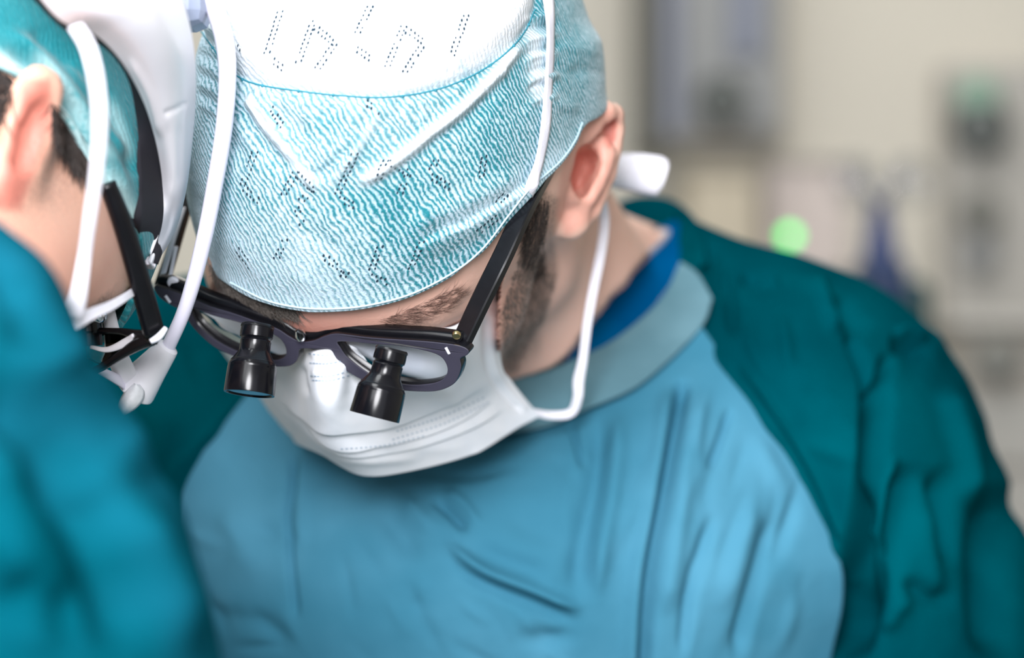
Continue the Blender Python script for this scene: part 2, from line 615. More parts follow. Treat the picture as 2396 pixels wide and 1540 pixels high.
# small green indicator lamp on a slim post
t = empty('indicator_lamp', (0, 0, 0), 'glowing green indicator lamp on a slim post above the shoulder', 'lamp')
Dg = 3.2
g = P(1848, 552, Dg)
lathe('green_lens', g + np.array([0, 0, 0]), g + np.array([0, -1, 0]), [(-.004, .0085), (.002, .0085), (.006, .006), (.0075, .001)], emit_mat('green_glow', (0.02, 1.0, 0.14, 1), 2.8), t, 20)
lathe('lamp_socket', g + np.array([0, .02, 0]), g + np.array([0, 0, 0]), [(0, .005), (.016, .006)], M_WPLAST, t, 16)
tube('post', [g + np.array([0, .018, 0]), g + np.array([0, .02, -.3]), (g[0], Dg + .02, .03)], .003, M_WPLAST, t, n=20, seg=8)
lathe('post_foot', (g[0], Dg + .02, 0), (g[0], Dg + .02, .1), [(0, .11), (.015, .11), (.03, .02)], M_DGREY, t, 24)


# ------------------------------------------------------------------ signed distance bodies
class Field:
    def __init__(s, lo, hi, h):
        s.lo, s.h = np.array(lo, float), h
        s.n = np.ceil((np.array(hi) - s.lo) / h).astype(int) + 1
        s.D = np.full(s.n, 1.0, np.float32)

    def sub(s, a, b):
        i0 = np.clip(np.floor((a - s.lo) / s.h).astype(int), 0, s.n)
        i1 = np.clip(np.ceil((b - s.lo) / s.h).astype(int) + 1, 0, s.n)
        if np.any(i1 <= i0):
            return None, None
        sl = tuple(slice(p, q) for p, q in zip(i0, i1))
        ax = [(s.lo[k] + s.h * np.arange(i0[k], i1[k])).astype(np.float32) for k in range(3)]
        return sl, ax

    def blend(s, sl, d, k, op):
        o = s.D[sl]
        if op == 'sub':
            h = np.maximum(k - np.abs(o + d), 0) / k
            s.D[sl] = np.maximum(o, -d) + h * h * k * .25
        else:
            h = np.maximum(k - np.abs(o - d), 0) / k
            s.D[sl] = np.minimum(o, d) - h * h * k * .25

    def ell(s, c, r, R=np.eye(3), k=.01, op='add'):
        c, r = np.asarray(c, float), np.asarray(r, float)
        e = np.abs(R) @ r + k + .02
        sl, ax = s.sub(c - e, c + e)
        if sl is None:
            return
        X, Y, Z = ax[0][:, None, None] - c[0], ax[1][None, :, None] - c[1], ax[2][None, None, :] - c[2]
        q0, q1 = 0, 0
        for j in range(3):
            v = X * R[0, j] + Y * R[1, j] + Z * R[2, j]
            q0 = q0 + (v / r[j]) ** 2
            q1 = q1 + (v / r[j] ** 2) ** 2
        k0, k1 = np.sqrt(q0), np.sqrt(q1) + 1e-6
        s.blend(sl, (k0 * (k0 - 1) / k1).astype(np.float32), k, op)

    def cap(s, a, b, ra, rb, k=.01, op='add'):
        a, b = np.asarray(a, float), np.asarray(b, float)
        m = max(ra, rb) + k + .02
        sl, ax = s.sub(np.minimum(a, b) - m, np.maximum(a, b) + m)
        if sl is None:
            return
        d = b - a
        X, Y, Z = ax[0][:, None, None] - a[0], ax[1][None, :, None] - a[1], ax[2][None, None, :] - a[2]
        t = np.clip((X * d[0] + Y * d[1] + Z * d[2]) / max(d @ d, 1e-9), 0, 1)
        q = np.sqrt((X - t * d[0]) ** 2 + (Y - t * d[1]) ** 2 + (Z - t * d[2]) ** 2) - (ra + (rb - ra) * t)
        s.blend(sl, q.astype(np.float32), k, op)

    def chain(s, pts, rs, k=.004, op='add'):
        for i in range(len(pts) - 1):
            s.cap(pts[i], pts[i + 1], rs[i], rs[i + 1], k, op)

    def mesh(s):
        D = s.D
        pad = np.full(np.array(D.shape) + 2, 1.0, np.float32)
        pad[1:-1, 1:-1, 1:-1] = D
        D = pad
        S = D < 0
        n = np.array(D.shape) - 1
        cnt = np.zeros(n, np.int8)
        for a in (0, 1):
            for b in (0, 1):
                for c in (0, 1):
                    cnt += S[a:a + n[0], b:b + n[1], c:c + n[2]]
        act = (cnt > 0) & (cnt < 8)
        I = np.argwhere(act)
        ids = np.full(n, -1, np.int64)
        ids[act] = np.arange(len(I))
        acc = np.zeros((len(I), 3))
        num = np.zeros(len(I))
        cor = [(a, b, c) for a in (0, 1) for b in (0, 1) for c in (0, 1)]
        for p in cor:
            for ax in range(3):
                if p[ax]:
                    continue
                q = list(p)
                q[ax] = 1
                v0 = D[I[:, 0] + p[0], I[:, 1] + p[1], I[:, 2] + p[2]]
                v1 = D[I[:, 0] + q[0], I[:, 1] + q[1], I[:, 2] + q[2]]
                m = (v0 < 0) != (v1 < 0)
                t = v0[m] / (v0[m] - v1[m])
                pos = np.repeat(np.array([p], float), m.sum(), 0)
                pos[:, ax] = t
                acc[m] += pos
                num[m] += 1
        V = s.lo + (I + acc / num[:, None] - 1) * s.h
        F = []
        for ax in range(3):
            o1, o2 = (ax + 1) % 3, (ax + 2) % 3
            sl0, sl1 = [slice(1, -1)] * 3, [slice(1, -1)] * 3
            sl0[ax], sl1[ax] = slice(0, -1), slice(1, None)
            a, b = S[tuple(sl0)], S[tuple(sl1)]
            e = np.argwhere(a != b)
            sgn = a[tuple(e.T)]
            e = e + 1
            e[:, ax] -= 1
            d1, d2 = np.zeros(3, int), np.zeros(3, int)
            d1[o1], d2[o2] = 1, 1
            q = np.stack([ids[tuple((e - d1 - d2).T)], ids[tuple((e - d2).T)], ids[tuple(e.T)], ids[tuple((e - d1).T)]], -1)
            q[~sgn] = q[~sgn][:, ::-1]
            F.append(q)
        return V, np.concatenate(F)


class Head:
    """Head frame: l = own left, f = face forward, u = crown; E = midpoint between the ear canals."""
    def __init__(s, l, f, u, E, ell):
        s.R = np.stack([unit(l), unit(f), unit(u)], 1)
        s.E = np.array(E)
        s.c, s.a = np.array(ell[:3]), np.array(ell[3:])

    def w(s, l, f, u):
        return s.E + s.R @ np.array([l, f, u])

    def ray(s, px, py, grow=0.0):
        """Where the ray through the picture point meets the cap ellipsoid (nearest point when it misses)."""
        a = s.a + grow
        o0 = np.array([0, 0, CAMZ])
        d0 = unit(np.array([(px - CX) / FPX, 1, (CY - py) / FPX]))
        o = (s.R.T @ (o0 - s.E) - s.c) / a
        d = (s.R.T @ d0) / a
        b, q = o @ d, d @ d
        disc = b * b - q * (o @ o - 1)
        t = (-b - math.sqrt(disc)) / q if disc > 0 else -b / q
        v = o + t * d
        v = v / np.linalg.norm(v)
        return v * a + s.c, v          # head-local point, unit-sphere direction


def head_field(F, H):
    R = H.R
    w = H.w
    F.ell(w(*H.c), H.a - np.array([.0035, .0035, .008]), R, .01)
    F.ell(w(0, .050, -.022), (.060, .052, .072), R, .02)
    F.ell(w(0, .088, .034), (.050, .016, .013), R, .016)                    # brow
    for s in (-1, 1):
        F.ell(w(s * .050, .066, -.010), (.020, .020, .018), R, .02)          # cheekbone
        F.cap(w(s * .062, .000, -.030), w(s * .056, .012, -.062), .016, .014, .02)
        F.cap(w(s * .056, .012, -.062), w(s * .014, .088, -.090), .014, .016, .025)
    F.ell(w(0, .092, -.088), (.020, .016, .016), R, .02)                     # chin
    F.ell(w(0, .100, -.055), (.024, .012, .014), R, .014)                    # lips
    for s in (-1, 1):
        F.ell(w(s * .032, .107, .016), (.017, .016, .010), R, .010, 'sub')   # eye socket
        F.ell(w(s * .031, .087, .014), (.0145, .0135, .0125), R, .005)       # closed lids over the eyeball
        F.ell(w(s * .031, .0995, .0105), (.011, .003, .0012), R, .002, 'sub')
    F.cap(w(.002, .094, .022), w(.004, .114, -.020), .0080, .0105, .012)           # nose
    for s in (-1, 1):
        F.ell(w(.003 + s * .012, .103, -.025), (.009, .010, .008), R, .006)


# ------------------------------------------------------------------ the surgeon facing us
H1 = Head([0.9601720617, -0.2108575725, -0.1833267466], [-0.2615745729, -0.4476877675, -0.8550756725],
          [-0.0982260387, -0.8689733868, 0.4850122662], [-0.0494906066, 1.0746569889, 0.0787860356 + CAMZ],
          [0.00243, 0.00284, 0.03181, 0.08552, 0.11413, 0.10686])

F1 = Field((-.19, .915, 1.40), (.20, 1.40, 1.75), .0019)
head_field(F1, H1)
nb = P(1350, 790, 1.245)
F1.cap(H1.w(.004, -.036, -.030), nb, .052, .054, .03)
F1.cap(H1.w(.004, -.010, -.055), P(1270, 810, 1.20), .040, .046, .03)
F1.cap(P(1432, 575, 1.27), P(1528, 606, 1.285), .017, .017, .03)
F1.cap(nb + np.array([0, .03, -.06]), P(1800, 1000, 1.33), .045, .035, .05)          # shoulders
F1.cap(nb + np.array([0, .03, -.06]), P(760, 1000, 1.33), .045, .035, .05)
F1.ell(P(1260, 1500, 1.29), (.16, .085, .17), np.eye(3), .05)
# ear, own left: plate, helix, antihelix, tragus, lobe, hollow
q = lambda *p: [P(*i) for i in p]
F1.chain(q((1372, 300, 1.062), (1392, 330, 1.068), (1388, 400, 1.068), (1362, 470, 1.062), (1338, 515, 1.056)), [.009, .0105, .009, .0075, .006], .006)
F1.chain(q((1342, 392, 1.040), (1350, 338, 1.040), (1378, 292, 1.044), (1410, 264, 1.052), (1434, 268, 1.060), (1438, 300, 1.064),
           (1427, 352, 1.066), (1412, 405, 1.064), (1398, 450, 1.062), (1380, 492, 1.058), (1352, 520, 1.054)),
         [.0032, .0046, .0050, .0050, .0042, .0034, .0034, .0034, .0034, .0036, .0046], .004)
F1.chain(q((1388, 326, 1.058), (1408, 334, 1.058), (1412, 362, 1.056), (1402, 400, 1.054), (1388, 432, 1.051), (1372, 458, 1.049), (1350, 468, 1.046)),
         [.0042, .0046, .0048, .0042, .0040, .0040, .0034], .004)
F1.chain(q((1322, 420, 1.040), (1334, 446, 1.039), (1340, 458, 1.040)), [.0042, .0042, .003], .005)
F1.ell(P(1333, 512, 1.049), (.0078, .007, .0092), np.eye(3), .006)
F1.ell(P(1371, 382, 1.047), (.0060, .022, .0080), np.eye(3), .003, 'sub')
F1.ell(P(1357, 424, 1.046), (.0044, .020, .0074), np.eye(3), .003, 'sub')
F1.chain(q((1376, 316, 1.046), (1402, 296, 1.052), (1424, 296, 1.057), (1426, 330, 1.059), (1416, 372, 1.058), (1402, 420, 1.056)), [.0014, .0022, .0030, .0024, .0018, .001], .003, 'sub')
BV, BF = F1.mesh()
del F1
bx, by = proj(BV)


def inside_soft(px, py, poly, soft):
    """1 inside a picture polygon, falling to 0 over `soft` outside it."""
    poly = np.asarray(poly, float)
    c = np.zeros(px.shape, bool)
    for i in range(len(poly)):
        (x0, y0), (x1, y1) = poly[i - 1], poly[i]
        m = ((y0 > py) != (y1 > py)) & (px < (x1 - x0) * (py - y0) / (y1 - y0 + 1e-9) + x0)
        c ^= m
    d, _, _ = seg_dist(px, py, np.concatenate([poly, poly[:1]]))
    return np.where(c, 1.0, np.clip(1 - d / soft, 0, 1))


HL = (BV - H1.E) @ H1.R                       # head-local coordinates of every body vertex
beard = smooth01((.062 - np.abs(HL[:, 0])) / .004 + 1.0) * smooth01((HL[:, 1] - .006) / .012) * smooth01((.008 - HL[:, 2]) / .02) * smooth01((HL[:, 2] + .115) / .02)
beard = beard * (HL[:, 1] > 0)
sideb = .8 * inside_soft(bx, by, [(1215, 520), (1262, 450), (1300, 470), (1288, 560), (1300, 640), (1272, 740), (1205, 868), (1180, 860), (1172, 740), (1230, 640)], 14) * (BV[:, 1] < 1.12)
stub = np.clip(np.maximum(beard * .55, sideb), 0, 1)
brow = smooth01(1 - np.abs(HL[:, 2] - .036) / .012) * smooth01(1 - np.abs(np.abs(HL[:, 0]) - .034) / .024) * (HL[:, 1] > .07)
stub = np.maximum(stub, brow * .7)  # eyebrow hair tint, deepened for the shade over the brow
red = np.zeros(len(BV))
red = np.maximum(red, .55 * np.exp(-((HL[:, 0]) / .03) ** 2 - ((HL[:, 2] - .03) / .03) ** 2) * (HL[:, 1] > .06))
ear = inside_soft(bx, by, [(1345, 330), (1400, 245), (1448, 270), (1432, 400), (1392, 500), (1330, 545), (1305, 500), (1318, 410)], 12) * (BV[:, 1] < 1.09)
red = np.maximum(red, .32 * ear)
red = np.maximum(red, .6 * inside_soft(bx, by, [(1350, 360), (1394, 352), (1390, 395), (1366, 430), (1343, 448), (1334, 420)], 14) * (BV[:, 1] < 1.09))
red = np.maximum(red, .8 * inside_soft(bx, by, [(1412, 296), (1440, 280), (1434, 330), (1424, 345)], 12) * (BV[:, 1] < 1.09))
red = np.maximum(red, .45 * np.exp(-(np.hypot(HL[:, 0] - .05, HL[:, 2] - .004) / .02) ** 2) * (HL[:, 1] > .05))
person = obj('person', BV, BF, M_SKIN, None, True, {'stubble': stub, 'red': red})
tag(person, 'surgeon with bowed head, pale blue cap, white mask, black glasses and teal gown', 'person')
BODY = BVHTree.FromPolygons(BV.tolist(), BF.tolist())


def hit(tree, px, py):
    d = Vector(((px - CX) / FPX, 1, (CY - py) / FPX)).normalized()
    loc, nor, i, dist = tree.ray_cast(Vector((0, 0, CAMZ)), d)
    if loc is None:
        return None, None
    return np.array(loc), np.array(nor)


def strands(name, tree, n, poly, direction, length, rad, mat, parent, lift=.35, jit=.35):
    """Single hairs rooted on the body inside a picture polygon."""
    poly = np.array(poly, float)
    lo, hi = poly.min(0), poly.max(0)
    V, F = [], []
    got = tries = 0
    while got < n and tries < n * 8:
        tries += 1
        x, y = rng.uniform(lo, hi)
        if inside_soft(np.array([x]), np.array([y]), poly, 1e-3)[0] < 1:
            continue
        p, nn = hit(tree, x, y)
        if p is None or p[1] > 1.2:
            continue
        got += 1
        d = np.array(direction if not callable(direction) else direction(x, y), float)
        d = unit(d + rng.normal(0, jit, 3))
        d = unit(d - nn * (d @ nn))
        L = length * rng.uniform(.6, 1.2)
        pts = [p - nn * .0003, p + d * L * .5 + nn * L * lift * .5, p + d * L + nn * L * lift * .3]
        s = unit(np.cross(d, nn))
        b = len(V)
        for k, (pt, r) in enumerate(zip(pts, (rad, rad * .8, rad * .15))):
            V += [pt + s * r, pt - s * r, pt + nn * r]
        for k in (0, 3):
            for j in range(3):
                F.append([b + k + j, b + k + (j + 1) % 3, b + k + 3 + (j + 1) % 3, b + k + 3 + j])
    if V:
        o = obj(name, np.array(V), F, mat, parent)
        o['kind'] = 'stuff'
        return o


strands('sideburn_hair', BODY, 620, [(1232, 500), (1268, 455), (1290, 470), (1276, 560), (1284, 620), (1262, 650), (1240, 620), (1222, 575)], (.12, 0, -1), .008, .00013, M_HAIR, person, .2, .25)
strands('beard_stubble', BODY, 1500, [(1176, 720), (1215, 600), (1302, 640), (1276, 740), (1205, 870), (1184, 862)], (.25, 0, -1), .0028, .00013, M_HAIRG, person, .5, .4)
strands('eyebrow', BODY, 420, [(880, 752), (970, 718), (1060, 676), (1086, 690), (1040, 732), (960, 760), (890, 766)], (1, 0, .25), .007, .00007, M_HAIRB, person, .25, .3)
strands('eyelashes', BODY, 60, [(930, 758), (1020, 762), (1016, 770), (932, 768)], (.1, -.2, -1), .004, .00010, M_HAIR, person, .6, .2)
strands('temple_hair', BODY, 700, [(487, 612), (520, 640), (600, 690), (700, 722), (700, 738), (640, 728), (585, 708), (505, 650)], (-.4, 0, -1), .008, .00017, M_HAIRG, person, .2, .4)


# ------------------------------------------------------------------ caps
def make_cap(name, H, hem_px, back_hem, seam_px, mat, parent, shape, stripe_pole, npol=300, naz=720, hem_thick=.0012):
    pole = unit(np.array([0, -.22, 1.0]))
    e0 = unit(np.array([0, 1.0, .22]))
    e1 = np.cross(pole, e0)

    def polar(v):
        return math.atan2(v @ e1, v @ e0), math.acos(np.clip(v @ pole, -1, 1))
    hp = sorted([polar(H.ray(x, y)[1]) for x, y in hem_px] + back_hem)
    az = np.array([p[0] for p in hp])
    ph = np.array([p[1] for p in hp])
    A = np.linspace(-math.pi, math.pi, naz, endpoint=False)
    hem = np.interp(A, np.r_[az - 2 * math.pi, az, az + 2 * math.pi], np.r_[ph, ph, ph])
    k = np.hanning(19)
    hem = np.convolve(np.r_[hem[-9:], hem, hem[:9]], k / k.sum(), 'valid')
    sp = sorted(polar(H.ray(x, y)[1]) for x, y in seam_px)
    sa, sf = np.array([p[0] for p in sp]), np.array([p[1] for p in sp])
    m = sf.mean() * .9
    seam = np.interp(A, np.r_[-math.pi, sa[0] - .5, sa, sa[-1] + .5, math.pi], np.r_[m, m, sf, m, m])
    T = np.linspace(0.004, 1, npol) ** .85
    PH = T[:, None] * hem[None, :]
    v = (np.cos(PH)[..., None] * pole + np.sin(PH)[..., None] * (np.cos(A)[:, None] * e0 + np.sin(A)[:, None] * e1)[None])
    n_loc = unit(v / H.a)
    W = H.E + (v * H.a + H.c) @ H.R.T
    N = n_loc @ H.R.T
    px, py = proj(W)
    vis = smooth01(-(N * unit(W - np.array([0, 0, CAMZ]))).sum(-1) / .25)
    white = smooth01((seam[None] - PH) / .05 + .3) * np.ones_like(vis)  # crown panel whitened, its glare from the lamp put into the colour
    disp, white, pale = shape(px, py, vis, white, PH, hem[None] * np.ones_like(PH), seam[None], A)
    W = W + N * disp[..., None]
    # under-turned hem
    last = W[-1] - N[-1] * .0022
    W = np.concatenate([W, (W[-1] - N[-1] * hem_thick)[None], last[None] + 0 * N[-1:]], 0)
    c = H.E + H.R @ H.c
    W[-1] = W[-1] * .985 + c * .015 + (W[-4] - W[-1]) * .4
    sd = unit(W - c)
    ang = np.arccos(np.clip(sd @ unit(stripe_pole - c), -1, 1)) * .1
    ext = lambda x: np.concatenate([x, x[-1:], x[-1:]], 0)
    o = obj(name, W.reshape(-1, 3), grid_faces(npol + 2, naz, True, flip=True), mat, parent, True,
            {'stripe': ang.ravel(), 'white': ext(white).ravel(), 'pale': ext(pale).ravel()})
    tree = BVHTree.FromPolygons(W.reshape(-1, 3).tolist(), grid_faces(npol + 2, naz, True, flip=True).tolist())
    return o, tree


SEAM1 = [(470, 70), (500, 112), (528, 152), (555, 176), (600, 195), (700, 211), (800, 222), (900, 226), (1000, 213), (1080, 187), (1160, 142), (1220, 84), (1252, 20)]


def shape_main(px, py, vis, white, PH, HEM, SEAM, A):
    d = np.zeros_like(px)
    d += .0045 * smooth01((SEAM - PH) / .10) * vis                                   # puffed crown panel
    d -= .0012 * np.exp(-((SEAM - PH) / .022) ** 2)
    r = lambda poly, w, t=.25: ridge(px, py, poly, w, t) * vis
    f1 = r([(1228, 84), (1120, 215), (1000, 318), (890, 398), (822, 436)], 15, .12)
    f2 = r([(566, 205), (620, 290), (700, 392), (752, 452)], 13, .15)
    f3 = r([(800, 222), (830, 300), (822, 365), (770, 410)], 16)
    f4 = r([(900, 240), (850, 330), (800, 400), (752, 452)], 12)
    d += .0036 * f1 + .0028 * f2 + .0016 * f3 + .0012 * f4
    d -= .0022 * r([(668, 350), (700, 390), (742, 410), (790, 372), (830, 330)], 12)
    d -= .0018 * r([(620, 240), (690, 300), (740, 330)], 22)
    d -= .0016 * r([(1180, 190), (1080, 290), (960, 372)], 20)
    d -= .0020 * r([(545, 230), (600, 320), (680, 420)], 22)
    d += .0020 * r([(1240, 395), (1130, 452), (1010, 505), (940, 560)], 26)
    # turned lower edge: step under a crease
    dd, tt, sd = seg_dist(px, py, [(1222, 436), (1150, 486), (1084, 522), (1030, 545), (985, 566), (960, 600)])
    side = smooth01(.5 - sd * dd / 12) * smooth01(1 - dd / 60) * smooth01((1 - tt) / .3)
    d += .0024 * side * vis
    # gathers under the seam
    for i, (x, y) in enumerate([(590, 196), (625, 200), (660, 207), (720, 214), (765, 219), (850, 225), (930, 224), (985, 216), (1030, 206), (1060, 196), (1110, 172), (1150, 148)]):
        L = rng.uniform(36, 90)
        dx = (x - 860) * .10
        d += (.0013 if i % 2 else -.0013) * r([(x, y + 4), (x + dx * .5, y + L * .5), (x + dx, y + L)], 9, .3)
    for i in range(9):                                                             # gathers by the tie, upper right and left
        y = 40 + i * 24
        d += .0011 * (-1) ** i * r([(1212 + i * 3, y + 14), (1258, y + rng.uniform(-8, 8)), (1312, y - 10)], 8)
        d += .0010 * (-1) ** i * r([(452 + i, y + 10), (490, y + 24), (520, y + 44)], 7)
    for i in range(16):                                                            # soft wrinkles of the side panel
        x, y = rng.uniform(1260, 1380), rng.uniform(30, 330)
        d += rng.uniform(-.0009, .0009) * r([(x - 45, y - 14), (x, y), (x + 40, y + 16)], 12)
    for i in range(34):                                                            # broad soft dents over the front
        x, y = rng.uniform(470, 1200), rng.uniform(240, 690)
        an, L = rng.uniform(.5, 1.2), rng.uniform(50, 130)
        d += rng.uniform(-.0011, .0009) * r([(x - L * math.cos(an), y - L * math.sin(an)), (x, y), (x + L * math.cos(an), y + L * math.sin(an))], 24, .4)
    for i in range(22):
        x, y = rng.uniform(520, 1180), rng.uniform(-60, 150)
        an, L = rng.uniform(0, 3.1), rng.uniform(30, 90)
        d += rng.uniform(-.0008, .0008) * r([(x - L * math.cos(an), y - L * math.sin(an)), (x, y), (x + L * math.cos(an), y + L * math.sin(an))], 14, .4)
    d += .0012 * np.exp(-((HEM - PH) / .05) ** 2)
    d += .004 * ridge(px, py, [(1405, 240), (1402, 170), (1385, 110)], 45, 0)
    w = np.maximum(white, np.maximum.reduce([f1 * .8, f2 * .55, f4 * .3]))  # fold ridges whitened: their highlights put into the colour
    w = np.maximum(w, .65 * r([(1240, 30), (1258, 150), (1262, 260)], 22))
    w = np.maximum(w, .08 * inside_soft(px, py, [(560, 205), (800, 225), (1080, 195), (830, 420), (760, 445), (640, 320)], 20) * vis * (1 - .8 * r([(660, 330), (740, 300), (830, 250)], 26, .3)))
    pale = .16 - .22 * smooth01((px - 760) / 400) + .22 * smooth01((py - 470) / 160) * smooth01((1000 - px) / 200)  # left and forehead paler, right more teal: fall of light put into colour
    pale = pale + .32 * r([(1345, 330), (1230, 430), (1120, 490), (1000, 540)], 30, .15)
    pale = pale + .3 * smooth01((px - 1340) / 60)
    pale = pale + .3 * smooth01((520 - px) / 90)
    return d, np.clip(w, 0, 1), pale


def az_of(l, f, u, H=H1):
    v = unit((np.array([l, f, u]) - H.c) / H.a)
    pole, e0 = unit(np.array([0, -.22, 1.0])), unit(np.array([0, 1.0, .22]))
    e1 = np.cross(pole, e0)
    return math.atan2(v @ e1, v @ e0), math.acos(np.clip(v @ pole, -1, 1))


HEM1 = [(486, 610), (540, 664), (620, 704), (700, 722), (780, 725), (860, 717), (960, 691), (1060, 640), (1130, 583), (1190, 506), (1240, 444), (1310, 381), (1345, 332), (1362, 290)]
back1 = [az_of(.083, -.035, .012), az_of(.07, -.075, -.02), az_of(0, -.11, -.035), az_of(-.07, -.075, -.02), az_of(-.083, -.035, .012), az_of(-.088, .0, .046), az_of(-.086, .024, .054)]
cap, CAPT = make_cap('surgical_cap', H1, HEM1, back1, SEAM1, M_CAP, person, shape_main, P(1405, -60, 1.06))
cap['label'] = 'pale blue and teal striped surgical cap with white crown, glare put into its colour'


def on(tree, px, py, lift=0.0):
    p, n = hit(tree, px, py)
    if p is None:
        return P(px, py, 1.02), np.array([0, -1, 0])
    if n @ np.array([0, 1, 0]) > 0.2:
        n = -n
    return p + n * lift, n


pts = crom(SEAM1, 90)
tube('seam_thread', [on(CAPT, x, y + 2, .0002)[0] for x, y in pts], .00032, M_THREAD, cap, 6)
for k_ in range(7, 86, 6):
    p_, n_ = on(CAPT, pts[k_][0], pts[k_][1] + 3, .0002)
    lathe('stitch_knot', p_ - n_ * .0003, p_ + n_ * .0007, [(0, .0007), (.0006, .0006), (.001, .0002)], M_THREAD, cap, 8)
hp = crom(HEM1[1:], 120)
tube('hem_edge', [on(CAPT, x, y - 2.5, .0001)[0] for x, y in hp], .00045, plain('hem_binding', lin(186, 212, 226), .8), cap, 8)

# pierced dot pattern
strokes = [((662, 28), (626, 138)), ((644, 138), (672, 160)), ((732, 50), (790, 102)), ((736, 60), (700, 160)), ((788, 106), (742, 172)),
           ((872, 16), (838, 86)), ((838, 110), (876, 138)), ((950, 62), (906, 172)), ((952, 64), (998, 98)), ((996, 102), (948, 178)),
           ((1096, 36), (1058, 142)), ((556, 96), (566, 134)), ((602, 356), (573, 440)), ((573, 434), (618, 474)), ((698, 405), (662, 470)),
           ((700, 405), (740, 443)), ((736, 447), (700, 482)), ((700, 485), (716, 532)), ((836, 360), (793, 462)), ((796, 460), (846, 482)),
           ((908, 376), (886, 430)), ((914, 376), (966, 402)), ((958, 410), (936, 466)), ((1026, 376), (1010, 408)), ((1012, 408), (1060, 436)),
           ((1138, 366), (1128, 430)), ((560, 580), (596, 626)), ((672, 562), (648, 618)), ((770, 602), (738, 632)), ((772, 604), (818, 634)),
           ((816, 638), (802, 658)), ((895, 576), (870, 646)), ((870, 642), (918, 658)), ((992, 566), (960, 646)), ((640, 250), (670, 300)), ((860, 236), (900, 262)), ((1170, 510), (1110, 556)), ((1160, 470), (1190, 440))]
V, FF = [], []
for (x0, y0), (x1, y1) in strokes:
    L = math.hypot(x1 - x0, y1 - y0)
    tx, ty = (x1 - x0) / L, (y1 - y0) / L
    nn = max(2, int(L / 11))
    for i in range(nn):
        for row in (0, 1):
            s = (i + .5 * row) * 11
            if rng.random() < .1:
                continue
            x, y = x0 + tx * s - ty * row * 11 + rng.normal(0, .6), y0 + ty * s + tx * row * 11 + rng.normal(0, .6)
            p, n = hit(CAPT, x, y)
            if p is None:
                continue
            n = n if n @ (p - np.array([0, 0, CAMZ])) < 0 else -n
            p = p + n * .0003
            a = unit(np.cross(n, [0.35, 0, 1]))
            b = np.cross(n, a)
            rr = rng.uniform(.00042, .00062)
            k = len(V)
            for j in range(8):
                V.append(p + a * rr * .8 * math.cos(j * math.pi / 4) + b * rr * 1.25 * math.sin(j * math.pi / 4))
            FF.append([k + j for j in range(8)])
tag(obj('perforation', np.array(V), FF, M_HOLE, cap, False), kind='stuff')

# ------------------------------------------------------------------ mask
rows = [
    [(512, 640, 1.105), (600, 702, 1.07), (690, 772, 1.022), (762, 798, 1.004), (850, 790, 1.006), (1000, 772, 1.004), (1090, 748, 1.010), (1187, 600, 1.040)],
    [(478, 740, 1.110), (570, 790, 1.065), (680, 850, 1.034), (765, 878, .996), (870, 880, 1.012), (1000, 862, 1.010), (1100, 830, 1.018), (1166, 722, 1.046)],
    [(540, 850, 1.115), (620, 890, 1.068), (700, 930, 1.040), (765, 955, 1.000), (870, 955, 1.020), (1010, 930, 1.028), (1110, 900, 1.040), (1174, 850, 1.064)],
    [(600, 920, 1.118), (640, 945, 1.080), (715, 995, 1.046), (785, 1022, 1.020), (900, 1020, 1.034), (1040, 980, 1.048), (1140, 930, 1.064), (1196, 890, 1.080)],
    [(640, 975, 1.120), (672, 998, 1.088), (735, 1036, 1.056), (812, 1068, 1.036), (925, 1062, 1.044), (1075, 1018, 1.060), (1175, 965, 1.080), (1228, 932, 1.092)],
    [(690, 1036, 1.122), (705, 1044, 1.096), (755, 1066, 1.070), (845, 1113, 1.054), (955, 1104, 1.058), (1110, 1062, 1.074), (1200, 1008, 1.092), (1264, 974, 1.104)],
]
rows = [[(x, y, d - .010 * math.sin(math.pi * i / 7)) for i, (x, y, d) in enumerate(r_)] for r_ in rows]
MV = patch(rows, 180, 220)
mx, my = proj(MV)
MN = grid_normals(MV)
if (MN * (MV - np.array([0, 0, CAMZ]))).sum() > 0:
    MN = -MN
d = np.zeros(mx.shape)
for k, poly in enumerate([[(700, 985), (790, 1045), (900, 1040), (1040, 1000), (1160, 935)], [(700, 1010), (800, 1062), (930, 1056), (1080, 1012), (1190, 955)], [(640, 930), (720, 985), (780, 1010), (900, 1002), (1020, 958), (1140, 905)]]):
    dd, tt, sd = seg_dist(mx, my, crom(poly, 30))
    d += .0016 * smooth01(.5 - sd * dd / 7) * smooth01(1 - dd / 55) * smooth01(tt / .15) * smooth01((1 - tt) / .15)
d += .0014 * ridge(mx, my, [(722, 834), (765, 822), (815, 822)], 10, .2)                # nose wire fold
d += .0012 * ridge(mx, my, [(728, 872), (770, 868), (832, 850)], 12, .2)
d -= .0016 * ridge(mx, my, [(704, 850), (712, 900), (728, 930)], 10, .3)                # crease beside the nose
d += .0030 * ridge(mx, my, [(768, 800), (766, 900), (762, 1010)], 36, .5)
d -= .0010 * ridge(mx, my, [(845, 850), (830, 900), (822, 950)], 22, .3)
d += .0010 * ridge(mx, my, [(1150, 720), (1152, 830), (1178, 900), (1240, 965)], 8, .1)
d -= .0014 * ridge(mx, my, [(1136, 740), (1140, 840), (1165, 905), (1225, 968)], 8, .1)
d += .0009 * ridge(mx, my, [(760, 1066), (860, 1078), (1000, 1070)], 12, .3)
for i in range(30):
    x, y = rng.uniform(560, 1200), rng.uniform(800, 1080)
    an, L = rng.uniform(-.6, .6), rng.uniform(30, 90)
    d += rng.uniform(-.0005, .0005) * ridge(mx, my, [(x - L * math.cos(an), y + L * math.sin(an)), (x, y), (x + L * math.cos(an), y - L * math.sin(an))], 14, .4)
MV2 = MV + MN * d[..., None]
